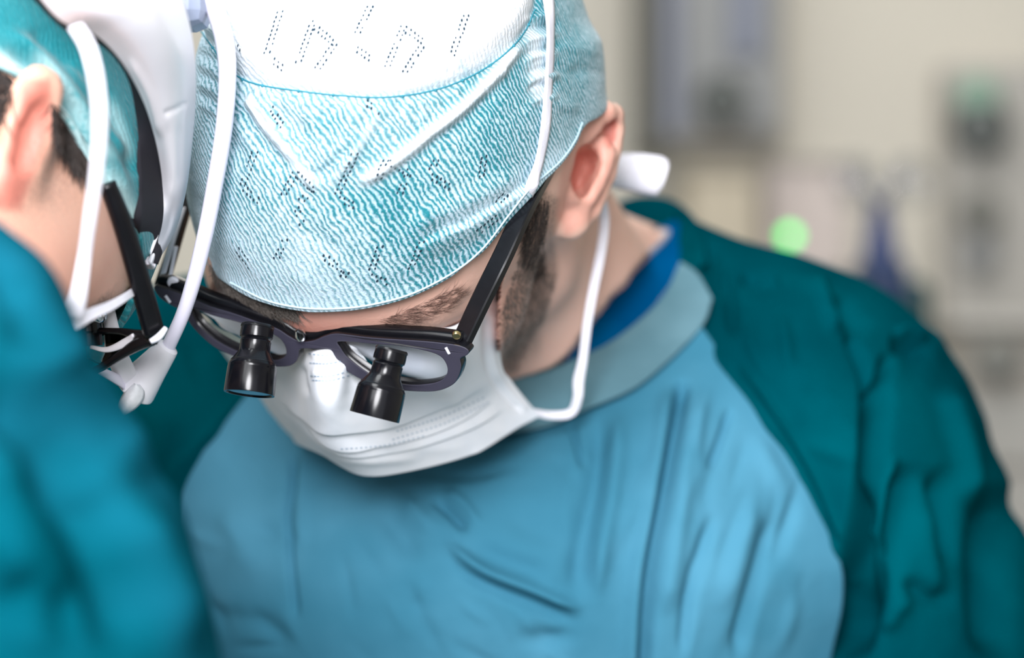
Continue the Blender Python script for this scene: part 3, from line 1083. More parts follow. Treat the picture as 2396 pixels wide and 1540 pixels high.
mask = sheet('surgical_mask', MV2, .0012, M_MASK, person)
mask['label'] = 'white pleated surgical mask'
MASKT = BVHTree.FromPolygons(MV2.reshape(-1, 3).tolist(), grid_faces(180, 220).tolist())
V, FF = [], []


def dash(tree, poly, step, ln, wd):
    poly = np.array(poly, float)
    tot = np.linalg.norm(np.diff(poly, axis=0), axis=1).sum()
    pp = crom(poly, int(tot / step) + 1)
    for i in range(len(pp) - 1):
        t = unit(pp[i + 1] - pp[i])
        o = np.array([-t[1], t[0]])
        k = len(V)
        qs = [pp[i] + t * a * ln + o * b * wd for a, b in ((-.5, -.5), (.5, -.5), (.5, .5), (-.5, .5))]
        hs = [hit(tree, *c) for c in qs]
        if any(h_[0] is None for h_ in hs):
            continue
        for p_, n_ in hs:
            n_ = n_ if n_[1] < 0 else -n_
            V.append(p_ + n_ * .00025)
        FF.append([k, k + 1, k + 2, k + 3])


for poly in ([(728, 850), (770, 852), (828, 838)], [(730, 880), (775, 880), (834, 862)], [(734, 890), (776, 890), (836, 872)], [(726, 828), (765, 832), (800, 826)]):
    dash(MASKT, poly, 9, 6, 3)
for poly in ([(930, 1008), (1030, 976), (1140, 926)], [(920, 1028), (1040, 990), (1150, 938)], [(800, 1050), (900, 1042), (1000, 1018)]):
    dash(MASKT, poly, 11, 5, 3)
tag(obj('emboss_mark', np.array(V), FF, M_STITCH, mask, False), kind='stuff')

# mask ties
tie_px = [(1180, 640, 1.024), (1192, 575, 1.012), (1212, 510, .998)]
tp = [P(*i) for i in tie_px]
tn = [np.array([0, -1, 0.1])] * 3
for x, y in ((1240, 438), (1258, 372), (1272, 290), (1280, 190), (1283, 90), (1278, 0), (1266, -70)):
    p, n = on(CAPT, x, y, .0012)
    tp.append(p)
    tn.append(n)
tape('upper_tie', tp, [.0030, .0036, .0042, .0054, .0062, .0068, .0076, .0080, .0082, .0082], .0009, tn, M_TAPE, mask)
lp = [(1250, 966, 1.102), (1292, 972, 1.110), (1336, 966, 1.112), (1352, 930, 1.108), (1354, 890, 1.106), (1364, 840, 1.104), (1374, 760, 1.102), (1388, 680, 1.104), (1406, 590, 1.108), (1414, 520, 1.108), (1408, 470, 1.100), (1392, 440, 1.090)]
tape('lower_tie', [P(*i) for i in lp], [.0036, .0040, .0042, .0044, .0050, .0042, .0042, .0044, .0046, .0046, .0044, .004], .0009, [0, -1, .15], M_TAPE, mask, 120)
ke = [(1400, 402, 1.12), (1440, 400, 1.14), (1480, 402, 1.148), (1520, 408, 1.15), (1546, 413, 1.15), (1556, 416, 1.15)]
kp = crom([P(*i) for i in ke], 30)
rr = crom(np.array([.006, .0078, .0086, .0088, .0074, .003]), 30)
tk = tape('tie_end', [P(*i) for i in ke], [.012, .016, .0185, .0195, .0185, .011], .007, [0, -1, .1], M_TAPE, mask, 60)
tk['label'] = 'white folded tie end poking out behind the ear'


# ------------------------------------------------------------------ gown of the surgeon facing us
def folded(V, folds):
    """Raise (+) or sink (-) cloth along fold lines: (polyline, width px, height m, taper)."""
    px, py = proj(V)
    N = grid_normals(V)
    if (N * (V - np.array([0, 0, CAMZ]))).sum() > 0:
        N = -N
    d = np.zeros(px.shape)
    for poly, w, h, tp_ in folds:
        d += h * ridge(px, py, poly, w, tp_)
    return V + N * d[..., None]


def soft_folds(n, x0, x1, y0, y1, ang, spread, L0, L1, w0, w1, h):
    out = []
    for i in range(n):
        x, y = rng.uniform(x0, x1), rng.uniform(y0, y1)
        a, L = ang + rng.normal(0, spread), rng.uniform(L0, L1)
        dx, dy = math.cos(a) * L, math.sin(a) * L
        b = rng.normal(0, .12) * L
        out.append(([(x - dx, y - dy), (x + b, y), (x + dx, y + dy)], rng.uniform(w0, w1), rng.uniform(-h, h), .45))
    return out


R0 = [(690, 800, 1.20), (830, 930, 1.178), (1010, 1012, 1.155), (1250, 1000, 1.143), (1450, 918, 1.150), (1640, 764, 1.176)]
R1 = [(560, 930, 1.175), (750, 1030, 1.150), (1000, 1092, 1.128), (1250, 1092, 1.118), (1500, 1030, 1.124), (1756, 922, 1.152)]
R2 = [(400, 1108, 1.165), (650, 1160, 1.132), (950, 1200, 1.108), (1250, 1200, 1.100), (1580, 1160, 1.110), (1862, 1090, 1.145)]
R3 = [(382, 1250, 1.160), (610, 1300, 1.122), (930, 1325, 1.098), (1260, 1325, 1.092), (1640, 1310, 1.106), (1956, 1285, 1.145)]
R4 = [(396, 1420, 1.160), (610, 1450, 1.122), (930, 1455, 1.098), (1260, 1455, 1.094), (1640, 1450, 1.108), (1972, 1405, 1.150)]
R5 = [(430, 1620, 1.165), (630, 1620, 1.130), (930, 1620, 1.108), (1260, 1620, 1.104), (1640, 1620, 1.116), (1938, 1580, 1.160)]
R6 = [(450, 2000, 1.18), (640, 2000, 1.15), (930, 2000, 1.13), (1260, 2000, 1.126), (1640, 2000, 1.14), (1880, 2000, 1.18)]
front = patch([R0, R1, R2, R3, R4, R5, R6], 240, 300)
ff = [
    ([(1600, 880), (1582, 1000), (1556, 1156), (1522, 1357), (1506, 1600)], 15, -.0065, .05),
    ([(1566, 900), (1545, 1050), (1520, 1200), (1490, 1357), (1476, 1600)], 20, .0028, .1),
    ([(1640, 900), (1612, 1060), (1584, 1250), (1556, 1450)], 24, .0026, .15),
    ([(1712, 946), (1690, 1020), (1657, 1110)], 10, -.0032, .25),
    ([(1675, 1190), (1640, 1290), (1615, 1370), (1592, 1560)], 14, -.0030, .2),
    ([(1812, 1197), (1785, 1300), (1752, 1420), (1720, 1560)], 18, -.0042, .2),
    ([(1770, 1150), (1735, 1280), (1690, 1440)], 24, .0026, .3),
    ([(1405, 960), (1392, 1130), (1360, 1280), (1350, 1420)], 28, -.0036, .2),
    ([(1452, 950), (1440, 1080), (1420, 1240), (1400, 1400)], 24, .0030, .2),
    ([(1330, 980), (1350, 1040), (1366, 1100)], 9, -.0022, .3),
    ([(686, 1043), (684, 1130), (672, 1217), (681, 1355), (695, 1460)], 9, -.0030, .15),
    ([(712, 1043), (706, 1150), (700, 1300)], 16, .0016, .25),
    ([(1035, 1263), (1126, 1332), (1250, 1380), (1372, 1432)], 14, .0042, .2),
    ([(1050, 1310), (1130, 1365), (1260, 1420), (1372, 1466)], 16, -.0024, .25),
    ([(1090, 1270), (1180, 1310), (1300, 1350)], 26, -.0022, .3),
    ([(1004, 1160), (1050, 1195), (1099, 1250)], 12, -.0028, .3),
    ([(1030, 1140), (1085, 1180), (1130, 1240)], 12, .0018, .3),
    ([(870, 1170), (930, 1240), (990, 1330)], 30, -.0026, .4),
    ([(930, 1140), (985, 1210), (1030, 1262)], 22, .0020, .4),
    ([(1160, 1180), (1260, 1240), (1360, 1260)], 40, -.0020, .4),
    ([(560, 1440), (620, 1460), (690, 1530)], 22, -.0020, .4),
    ([(1190, 1480), (1280, 1500), (1370, 1470)], 24, -.0020, .4),
    ([(960, 1100), (1100, 1108), (1240, 1080)], 16, -.0016, .4),
    ([(500, 1160), (560, 1260), (590, 1380)], 40, .0022, .4),
    ([(1760, 1000), (1800, 1090), (1850, 1180)], 24, .0018, .4),
] + soft_folds(40, 450, 1350, 1080, 1560, 1.0, .5, 40, 120, 10, 26, .0013) + soft_folds(26, 1380, 1900, 980, 1560, 1.85, .15, 60, 160, 10, 22, .0016)
ff = [(p_, w_, h_ * 1.35, t_) for p_, w_, h_, t_ in ff]
front = folded(front, ff)
# the seam allowances turn back under the sleeves
kk = (np.arange(1, 9) / 8)[None, :, None]
front = np.concatenate([(front[:, :1] + kk * np.array([-.010, .075, 0]))[:, ::-1], front, front[:, -1:] + kk * np.array([.010, .075, 0])], 1)
gown = sheet('surgical_gown', front, .0016, M_FRONT, person)
gown['label'] = 'light blue gown front panel'
# the rest of the gown below and behind: a skirt that falls to the floor
zs = np.linspace(1.31, .04, 26)
an = np.linspace(0, 2 * np.pi, 72, endpoint=False)
SK = []
for z in zs:
    t_ = (1.31 - z) / 1.27
    rx, ry = .17 + .07 * t_, .085 + .10 * t_
    k = 1 + .03 * t_ * np.sin(an * 9)
    SK.append(np.stack([.02 + rx * k * np.cos(an), 1.285 + ry * k * np.sin(an), np.full(an.shape, z)], -1))
obj('gown_skirt', np.array(SK).reshape(-1, 3), grid_faces(26, 72, True, flip=True), M_FRONT, gown)

SR = [
    [(1618, 716, 1.200), (1596, 650, 1.226), (1588, 570, 1.264), (1590, 500, 1.300), (1560, 520, 1.345)],
    [(1700, 845, 1.158), (1730, 760, 1.178), (1748, 650, 1.225), (1740, 562, 1.285), (1690, 590, 1.36)],
    [(1786, 970, 1.145), (1850, 830, 1.150), (1896, 700, 1.20), (1896, 604, 1.285), (1840, 650, 1.38)],
    [(1866, 1094, 1.142), (1960, 950, 1.140), (2040, 800, 1.19), (2086, 690, 1.285), (2010, 740, 1.38)],
    [(1952, 1280, 1.143), (2060, 1130, 1.135), (2168, 960, 1.18), (2244, 852, 1.275), (2170, 900, 1.38)],
    [(1976, 1400, 1.148), (2100, 1300, 1.132), (2240, 1160, 1.175), (2340, 1068, 1.265), (2270, 1100, 1.37)],
    [(1945, 1560, 1.160), (2090, 1500, 1.138), (2290, 1420, 1.165), (2430, 1330, 1.25), (2370, 1360, 1.35)],
    [(1900, 1800, 1.165), (2080, 1800, 1.145), (2320, 1800, 1.165), (2500, 1760, 1.24), (2440, 1780, 1.33)],
]
slv = patch(SR, 260, 240)
sf = [
    ([(2058, 880), (2046, 1000), (2027, 1174), (1988, 1380), (1950, 1560)], 17, -.0105, .08),
    ([(2020, 940), (2010, 1060), (1994, 1200), (1972, 1330)], 34, .0020, .3),
    ([(2126, 1075), (2104, 1200), (2076, 1312), (2010, 1460), (1984, 1560)], 24, -.0095, .15),
    ([(2090, 1050), (2070, 1180), (2040, 1300)], 20, .0042, .25),
    ([(2352, 1120), (2334, 1240), (2330, 1357), (2350, 1560)], 34, -.0095, .2),
    ([(2210, 900), (2240, 1000), (2262, 1090), (2278, 1190)], 22, .0060, .2),
    ([(2200, 1080), (2210, 1200), (2220, 1330)], 24, -.0045, .3),
    ([(2160, 1150), (2170, 1280), (2190, 1430)], 26, .0032, .3),
    ([(1984, 772), (2012, 830), (2036, 900), (2052, 960)], 13, -.0050, .2),
    ([(1896, 640), (1930, 710), (1966, 784)], 17, .0042, .25),
    ([(1950, 690), (1985, 740), (2030, 790)], 24, -.0026, .3),
    ([(2090, 776), (2130, 778), (2172, 796)], 11, .0042, .25),
    ([(2080, 800), (2122, 806), (2170, 830)], 17, -.0055, .25),
    ([(2084, 815), (2064, 900), (2044, 1000)], 14, -.0045, .25),
    ([(1765, 668), (1798, 662), (1828, 666)], 8, .0032, .3),
    ([(1726, 644), (1770, 652), (1818, 646)], 11, -.0032, .3),
    ([(1664, 560), (1668, 640), (1676, 720)], 16, -.0026, .3),
    ([(1704, 620), (1710, 720), (1716, 800)], 14, -.0022, .3),
    ([(1820, 720), (1838, 800), (1846, 880)], 16, .0022, .35),
    ([(2060, 1490), (2100, 1420), (2150, 1400)], 24, .0030, .35),
    ([(2110, 1350), (2180, 1400), (2250, 1390)], 22, -.0026, .35),
    ([(1700, 840), (1800, 970), (1890, 1120), (1960, 1290)], 9, -.0014, .1),
    ([(1716, 836), (1816, 966), (1906, 1116), (1976, 1280)], 8, .0016, .1),
] + soft_folds(34, 1680, 2350, 620, 1540, 1.3, .5, 40, 110, 12, 26, .0018)
sf = [(p_, w_ * (1.35 if h_ < -.009 else 1.0), h_ * (2.0 if h_ < -.002 else 1.25), t_) for p_, w_, h_, t_ in sf]
slv = folded(slv, sf)
kk = (np.arange(1, 9) / 8)[None, :, None]
slv = np.concatenate([(slv[:, :1] + kk * np.array([-.040, .035, 0]))[:, ::-1], slv], 1)
s1 = sheet('sleeve', slv, .0016, M_SLEEVE, gown)
s1['label'] = 'dark teal raglan sleeve'
SL = [
    [(760, 800, 1.20), (740, 740, 1.22), (715, 640, 1.25), (690, 560, 1.29), (740, 600, 1.35)],
    [(560, 932, 1.172), (535, 850, 1.185), (520, 740, 1.22), (500, 630, 1.28), (560, 680, 1.37)],
    [(470, 1030, 1.160), (430, 930, 1.170), (400, 800, 1.21), (380, 660, 1.28), (440, 720, 1.38)],
    [(398, 1112, 1.152), (340, 1020, 1.155), (280, 900, 1.20), (230, 740, 1.28), (300, 800, 1.38)],
    [(380, 1250, 1.150), (290, 1200, 1.150), (180, 1100, 1.19), (90, 920, 1.27), (170, 960, 1.37)],
    [(394, 1420, 1.155), (280, 1400, 1.150), (130, 1330, 1.19), (10, 1150, 1.26), (90, 1180, 1.36)],
    [(430, 1640, 1.165), (290, 1640, 1.155), (110, 1620, 1.19), (-60, 1500, 1.25), (20, 1520, 1.34)],
    [(450, 1900, 1.17), (310, 1900, 1.16), (110, 1900, 1.19), (-80, 1850, 1.24), (0, 1850, 1.33)],
]
slv2 = patch(SL, 160, 140)
slv2 = folded(slv2, soft_folds(18, 300, 640, 640, 1100, .9, .5, 60, 140, 22, 44, .003))
slv2 = np.concatenate([(slv2[:, :1] + kk * np.array([.040, .035, 0]))[:, ::-1], slv2], 1)
s2 = sheet('sleeve', slv2, .0016, M_SLEEVE, gown)
s2['label'] = 'dark teal raglan sleeve'
cr = [
    [(1592, 612, 1.222), (1545, 700, 1.200), (1440, 792, 1.178), (1330, 846, 1.163), (1200, 886, 1.152), (1050, 900, 1.152), (880, 850, 1.17)],
    [(1632, 640, 1.208), (1592, 730, 1.186), (1472, 836, 1.162), (1355, 896, 1.148), (1226, 944, 1.140), (1050, 955, 1.142), (865, 900, 1.162)],
    [(1666, 696, 1.190), (1634, 768, 1.173), (1503, 890, 1.147), (1382, 950, 1.138), (1252, 1004, 1.136), (1050, 1016, 1.140), (850, 960, 1.162)],
]
cv = patch(cr, 40, 200)
colr = sheet('collar', cv, .0022, M_COLLAR, gown)
colr['label'] = 'grey teal collar band'
nk = [
    [(1428, 480, 1.330), (1490, 459, 1.340), (1560, 463, 1.332), (1612, 494, 1.305), (1640, 540, 1.270), (1652, 610, 1.232)],
    [(1430, 490, 1.322), (1490, 508, 1.318), (1540, 530, 1.308), (1590, 548, 1.290), (1606, 590, 1.258), (1606, 640, 1.226)],
]
tag(sheet('shaded_collar_inside', patch(nk, 24, 90), .002, M_SLEEVE, gown), 'inside of the collar at the nape, its shade put into dark teal')  # darker sleeve cloth stands for the shade inside the collar
sh = [
    [(1530, 540, 1.308), (1562, 542, 1.288), (1550, 566, 1.262), (1496, 618, 1.238), (1420, 705, 1.210), (1355, 790, 1.186), (1306, 848, 1.170), (1200, 900, 1.165)],
    [(1540, 522, 1.316), (1590, 520, 1.300), (1604, 570, 1.266), (1588, 630, 1.238), (1532, 722, 1.212), (1440, 806, 1.190), (1340, 862, 1.174), (1210, 930, 1.166)],
]
shv = patch(sh, 20, 120)
shirt = sheet('scrub_shirt', shv, .0015, M_SHIRT, person)
shirt['label'] = 'blue scrub shirt neckline'
tube('piping', shv[0] + np.array([0, -.0012, 0]), .0012, M_PIPING, shirt, 8)



def tuck(o, tree, gap=.003, reach=.09, xmax=1e9):
    """Press skin that would stick out through cloth back under the cloth."""
    me_ = o.data
    co = np.empty(len(me_.vertices) * 3, np.float32)
    me_.vertices.foreach_get('co', co)
    co = co.reshape(-1, 3).astype(float)
    eye = np.array([0, 0, CAMZ])
    for i, p in enumerate(co):
        dv_ = p - eye
        L_ = math.sqrt(dv_ @ dv_)
        loc, nor, k_, dist = tree.ray_cast(Vector(eye), Vector(dv_ / L_))
        if loc is not None and p[0] / p[1] * FPX + CX < xmax and dist + gap > L_ > dist - reach:
            co[i] = eye + dv_ / L_ * (dist + gap)
    me_.vertices.foreach_set('co', co.astype(np.float32).ravel())
    me_.update()


def tree_of(V):
    return BVHTree.FromPolygons(V.reshape(-1, 3).tolist(), grid_faces(*V.shape[:2]).tolist())


tuck(person, tree_of(MV2), .003, .18, 735)
for cloth_, r_ in ((MV2, .035), (cv, .06), (shv, .06), (front, .1), (slv, .12), (slv2, .12)):
    tuck(person, tree_of(cloth_), .003, r_)

# ------------------------------------------------------------------ loupe glasses
gl = empty('loupe_glasses', (0, 0, 0), 'black framed loupe glasses with two black magnifier barrels, above the white mask', 'glasses')
A_, B_ = P(1085, 802, .968), P(380, 676, 1.010)
ex = unit(A_ - B_)
dn = np.array([.10, .38, -.90])
dn = unit(dn - ex * (dn @ ex))
nrm = np.cross(ex, dn)
if nrm[1] > 0:
    nrm = -nrm
G0 = (A_ + B_) / 2
halfw = np.linalg.norm(A_ - B_) / 2


def on_front(px, py):
    """Meets the flat plane of the frame front; returns its plane coordinates."""
    o = np.array([0, 0, CAMZ])
    d_ = np.array([(px - CX) / FPX, 1, (CY - py) / FPX])
    t_ = ((G0 - o) @ nrm) / (d_ @ nrm)
    p = o + d_ * t_ - G0
    return p @ ex, p @ dn


def plane_pt(x, y, off=0.0):
    return G0 + ex * x + dn * y + nrm * (off + .0035 * (1 - (x / halfw) ** 2))


outer = [(362, 673), (380, 674), (440, 692), (500, 714), (553, 728), (614, 748), (657, 762), (686, 780), (712, 792), (743, 790), (771, 779), (800, 774), (864, 783), (936, 790), (1007, 797),
         (1071, 808), (1094, 819), (1091, 829), (1076, 837), (1078, 858), (1068, 887), (1050, 902), (1021, 910), (979, 909), (939, 905), (896, 900), (851, 877), (813, 852), (796, 828), (786, 811),
         (775, 806), (748, 806), (722, 805), (708, 808), (705, 826), (696, 840), (679, 847), (643, 847), (600, 840), (554, 825), (507, 804), (464, 768), (443, 741), (434, 722), (410, 714), (376, 695)]
holeR = [(797, 790), (829, 790), (882, 796), (936, 801), (989, 812), (1029, 826), (1047, 846), (1051, 870), (1037, 888), (1007, 896), (957, 896), (900, 883), (861, 861), (821, 829), (804, 806)]
holeL = [(452, 716), (507, 732), (561, 744), (614, 759), (657, 777), (675, 795), (681, 815), (675, 829), (650, 836), (600, 828), (554, 813), (507, 789), (471, 761), (455, 738)]


def closed_smooth(pts, n):
    pts = np.array(pts, float)
    e = np.concatenate([pts[-3:], pts, pts[:3]])
    k = len(pts)
    dense = crom(e, (k + 5) * 8 + 1)[3 * 8:(3 + k) * 8]
    return dense[np.linspace(0, len(dense), n, endpoint=False).astype(int)]


cu = bpy.data.curves.new('front_outline', 'CURVE')
cu.dimensions = '2D'
cu.fill_mode = 'BOTH'
cu.extrude = .0024
cu.bevel_depth = .0005
cu.bevel_resolution = 1
for ps, nn in ((outer, 240), (holeR, 110), (holeL, 110)):
    ps = closed_smooth(ps, nn)
    s_ = cu.splines.new('POLY')
    s_.points.add(len(ps) - 1)
    for i, (x, y) in enumerate(ps):
        a, b = on_front(x, y)
        s_.points[i].co = (a, b, 0, 1)
    s_.use_cyclic_u = True
tmp = bpy.data.objects.new('tmp_outline', cu)
COL.objects.link(tmp)
dg = bpy.context.evaluated_depsgraph_get()
me = bpy.data.meshes.new_from_object(tmp.evaluated_get(dg))
bpy.data.objects.remove(tmp)
vs = np.array([v.co[:] for v in me.vertices])
fs = [list(p.vertices) for p in me.polygons]
bpy.data.meshes.remove(me)
fv = np.array([plane_pt(a, b, -.0024 + c) for a, b, c in vs])
fo = obj('front_frame', fv, fs, [M_BLACK, M_GREYF], gl, False)
for p in fo.data.polygons:
    if abs(np.array(p.normal[:]) @ nrm) > .8:
        cc = vs[list(p.vertices), 2].mean()
        if cc > 0.0:
            p.material_index = 1
sharp(fo, 30)
fo.data.polygons.foreach_set('use_smooth', [True] * len(fo.data.polygons))


top_px = crom(outer[:16], 60)
top_pl = [on_front(x, y) for x, y in top_px]
tape('brow_bar', [plane_pt(a, b - .0011, -.0056) for a, b in top_pl], .0044, .0064, nrm, M_BLACK, gl, 120)


def lens(name, hole):
    ps = closed_smooth(hole, 64)
    ab = np.array([on_front(x, y) for x, y in ps])
    c = ab.mean(0)
    V = []
    for z in (0.0, -.0012):
        for k in (1.0, .75, .5, .25):
            for a, b in c + (ab - c) * k:
                bulge = .0016 * (1 - k * k)
                V.append(plane_pt(a, b, -.0024 + z + bulge))
        V.append(plane_pt(c[0], c[1], -.0024 + z + .0016))
    F = []
    n = 64
    for side in (0, 1):
        o_ = side * (4 * n + 1)
        for r_ in range(3):
            for j in range(n):
                qf = [o_ + r_ * n + j, o_ + r_ * n + (j + 1) % n, o_ + (r_ + 1) * n + (j + 1) % n, o_ + (r_ + 1) * n + j]
                F.append(qf if side == 0 else qf[::-1])
        for j in range(n):
            qf = [o_ + 3 * n + j, o_ + 3 * n + (j + 1) % n, o_ + 4 * n]
            F.append(qf if side == 0 else qf[::-1])
    return obj(name, np.array(V), F, M_LENS, gl)


lens('lens', holeR)
lens('lens', holeL)


def barrel(x0, y0, x1, y1, d0, d1):
    a, b = P(x0, y0, d0), P(x1, y1, d1)
    L = np.linalg.norm(b - a)
    k = L / 172
    s = d0 / FPX
    pr = [(0, 30), (1, 36), (3, 38), (22, 39), (30, 38.5), (33, 35), (36, 34), (40, 36.5), (46, 36), (62, 36.5), (70, 39), (86, 49), (98, 56.5), (104, 58), (106, 57.6), (109, 58.4), (168, 60), (172, 59.4), (172, 54), (169, 53)]
    o = lathe('loupe_barrel', a, b, [(t_ * k, r_ * s) for t_, r_ in pr], M_BARREL, gl, 56, (True, False))
    lathe('objective_lens', a, b, [(168 * k, 53.5 * s), (169.5 * k, 40 * s), (170 * k, 20 * s), (170.2 * k, 1 * s)], M_OBJ, o, 40, (False, True))
    lathe('grip_ring', a, b, [(88 * k, 50.6 * s), (88.3 * k, 51.2 * s), (92 * k, 53.4 * s), (92.3 * k, 53 * s)], M_BLACK, o, 56, (False, False))
    lathe('eyepiece_rim', a, b, [(-2 * k, 33 * s), (-3 * k, 36 * s), (1 * k, 39 * s), (5 * k, 39.4 * s), (6 * k, 38.2 * s)], M_BLACK, o, 56, (False, False))
    return o


barrel(603, 762, 583, 922, .968, .9635)
barrel(917, 818, 876, 976, .954, .953)


def temple(px_pts, w, h, name='temple'):
    path = crom([P(*p) for p in px_pts], 40)
    T = unit(np.gradient(path, axis=0))
    side = np.cross(T, unit(-path + np.array([0, 0, CAMZ])))
    side = unit(side)
    up = unit(np.cross(side, T))
    ww, hh = crom(np.array(w, float), 40), crom(np.array(h, float), 40)
    pr = [(-.5, -.4), (-.42, -.5), (.42, -.5), (.5, -.4), (.5, .4), (.42, .5), (-.42, .5), (-.5, .4)]
    # turned about its own length so that two faces show
    c_, s_ = math.cos(math.radians(32)), math.sin(math.radians(32))
    V = []
    for a, b in pr:
        V.append(path + side * (ww * a * c_)[:, None] - side * (hh * b * s_)[:, None] + up * (ww * a * s_)[:, None] + up * (hh * b * c_)[:, None])
    V = np.stack(V, 1)
    F = grid_faces(40, 8, True).tolist() + [list(range(8)), [39 * 8 + j for j in range(8)][::-1]]
    return sharp(obj(name, V.reshape(-1, 3), F, M_BLACK, gl), 25)


temple([(1080, 800, .976), (1124, 706, .974), (1176, 600, .974), (1232, 480, .982), (1290, 375, 1.012)], [.0074, .0078, .0078, .0074, .007], [.0042, .0042, .004, .004, .004])
temple([(378, 668, 1.02), (400, 600, 1.03), (424, 520, 1.042), (450, 440, 1.055), (470, 380, 1.068)], [.0056, .005, .0048, .0046, .0044], [.0036, .0036, .0034, .0034, .0034])
lathe('hinge_screw', P(1068, 788, .968), P(1069, 776, .970), [(0, .0016), (.0005, .0018), (.0016, .0018), (.002, .0012)], M_GOLD, gl, 16)
lathe('hinge_screw', P(405, 664, 1.010), P(407, 650, 1.013), [(0, .0022), (.0006, .0026), (.002, .0024), (.0026, .0012)], M_INLAY, gl, 16)
tape('hinge_clip', [P(398, 650, 1.014), P(404, 618, 1.018), P(412, 578, 1.024)], [.0018, .0016, .002], .0012, [0, -1, 0], M_INLAY, gl, 20)
tape('temple_edge', [P(376, 660, 1.014), P(400, 575, 1.024), P(430, 486, 1.036)], [.0028, .0028, .002], .001, [-.4, -1, 0], M_INLAY, gl, 20)
for (x, y), (x2, y2) in (((1046, 810), (1054, 826)), ((389, 690), (401, 706))):
    c0, c1 = on_front(x, y), on_front(x2, y2)
    tape('inlay', [plane_pt(*c0, .0007), plane_pt((c0[0] + c1[0]) / 2, (c0[1] + c1[1]) / 2, .0007), plane_pt(*c1, .0007)], .0013, .0005, nrm, M_INLAY, gl, 8)
for (x, y, d_) in ((700, 770, .986),):
    lathe('nose_pad', P(x, y, d_), P(x + 4, y + 20, d_ + .002), [(0, .0008), (.0006, .0018), (.003, .0024), (.005, .0018), (.0056, .0006)], glass_mat('clear_silicone', (.9, .92, .95, 1)), gl, 16)


# ------------------------------------------------------------------ the surgeon at the left, back half turned
fL, uL = np.array([.40, .30, -.866]), np.array([.69, .52, .50])
rL = np.array([.6, -.8, 0.0])
E2 = P(-122, 385, .875) - rL * .075
H2 = Head(-rL, fL, uL, E2, [0.0, 0.00284, 0.0280, 0.084, 0.106, 0.094])
F2 = Field((-.42, .80, 1.36), (-.085, 1.16, 1.74), .0028)
head_field(F2, H2)
nb2 = P(-230, 640, .90)
F2.cap(H2.w(0, -.03, -.03), nb2, .056, .062, .03)
e = lambda l, f, u: H2.w(-l, f, u)
def ear2(pts, off, rs, k=.004, op='add'):
    out = []
    for x, y in pts:
        p_ = H2.E + H2.R @ H2.ray(x, y)[0]
        out.append(P(x, y, p_[1] - off))
    F2.chain(out, rs, k, op)


ear2([(84, 240), (58, 330), (24, 420), (-10, 470)], .002, [.008, .010, .010, .008], .006)
ear2([(116, 246), (112, 206), (88, 192), (62, 224), (42, 300), (20, 390), (-6, 470), (-30, 500)], .011, [.0042, .0052, .0056, .0056, .0054, .0052, .0052, .0055], .004)
ear2([(108, 300), (84, 330), (64, 390), (40, 450)], .009, [.0036, .0042, .0042, .004], .004)
ear2([(92, 262), (72, 310), (50, 380)], .016, [.0036, .004, .0036], .003, 'sub')
V2, FF2 = F2.mesh()
del F2
K2 = (V2 - H2.E) @ H2.R
# the face ends at the mask edge: flatten what would hang below it
vx, vy = proj(V2)
yl = np.interp(vx, [60, 165, 200, 262, 315, 345, 420], [790, 738, 716, 694, 664, 640, 600])
wgt = smooth01((vx - 60) / 100) * (vy > yl)
V2[:, 2] += wgt * .72 * (vy - yl) / FPX * V2[:, 1]
side2 = (K2[:, 0] < -.04)
red2 = .35 * np.exp(-(np.hypot(K2[:, 1] - .06, K2[:, 2] + .01) / .03) ** 2) + .75 * inside_soft(*proj(V2), [(110, 190), (60, 200), (-10, 480), (40, 480), (110, 300)], 20)
stub2 = np.exp(-(((K2[:, 1] - .022) / .014) ** 2 + ((K2[:, 2] - .022) / .03) ** 2)) * side2 * .5
stub2 = np.maximum(stub2, 1.2 * smooth01((-.03 - K2[:, 1]) / .02) * (K2[:, 2] > -.06) * (K2[:, 0] > -.078))
stub2 = np.maximum(stub2, .7 * smooth01(1 - np.abs(K2[:, 2] - .036) / .014) * (K2[:, 1] > .075))
person2 = obj('person', V2, FF2, M_SKIN2, None, True, {'stubble': np.clip(stub2, 0, 1), 'red': np.clip(red2, 0, 1)})
tag(person2, 'assistant with half turned back, teal cap under a white headlamp band, blurred blue gown', 'person')
BODY2 = BVHTree.FromPolygons(V2.tolist(), FF2.tolist())
strands('sideburn_hair', BODY2, 500, [(118, 236), (140, 250), (192, 340), (206, 392), (165, 380), (128, 330)], (.3, 0, -1), .010, .0003, M_HAIR, person2, .25, .3)
strands('nape_hair', BODY2, 300, [(-40, 130), (30, 175), (36, 205), (10, 280), (-40, 300)], (.2, 0, -1), .012, .0003, M_HAIR, person2, .25, .3)


def shape_left(px, py, vis, white, PH, HEM, SEAM, A):
    d = np.zeros_like(px)
    for poly, w, h in [([(0, 60), (90, 130), (180, 240), (250, 360), (310, 480)], 16, .0035), ([(0, 110), (70, 150), (150, 230), (220, 340), (290, 470)], 14, -.003),
                       ([(60, 60), (150, 130), (220, 220), (280, 340)], 22, -.003), ([(150, 140), (230, 240), (300, 380)], 18, .003), ([(220, 200), (280, 300), (320, 420)], 16, -.0025),
                       ([(0, 150), (60, 178), (120, 225), (200, 350)], 10, .002)]:
        d += h * ridge(px, py, poly, w, .15) * vis
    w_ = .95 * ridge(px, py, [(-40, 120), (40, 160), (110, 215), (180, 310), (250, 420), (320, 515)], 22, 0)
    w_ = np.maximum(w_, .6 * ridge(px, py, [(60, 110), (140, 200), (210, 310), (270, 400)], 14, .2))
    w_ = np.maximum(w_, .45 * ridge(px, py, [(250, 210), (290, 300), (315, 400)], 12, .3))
    return d, w_ * vis, np.full_like(px, -.3)


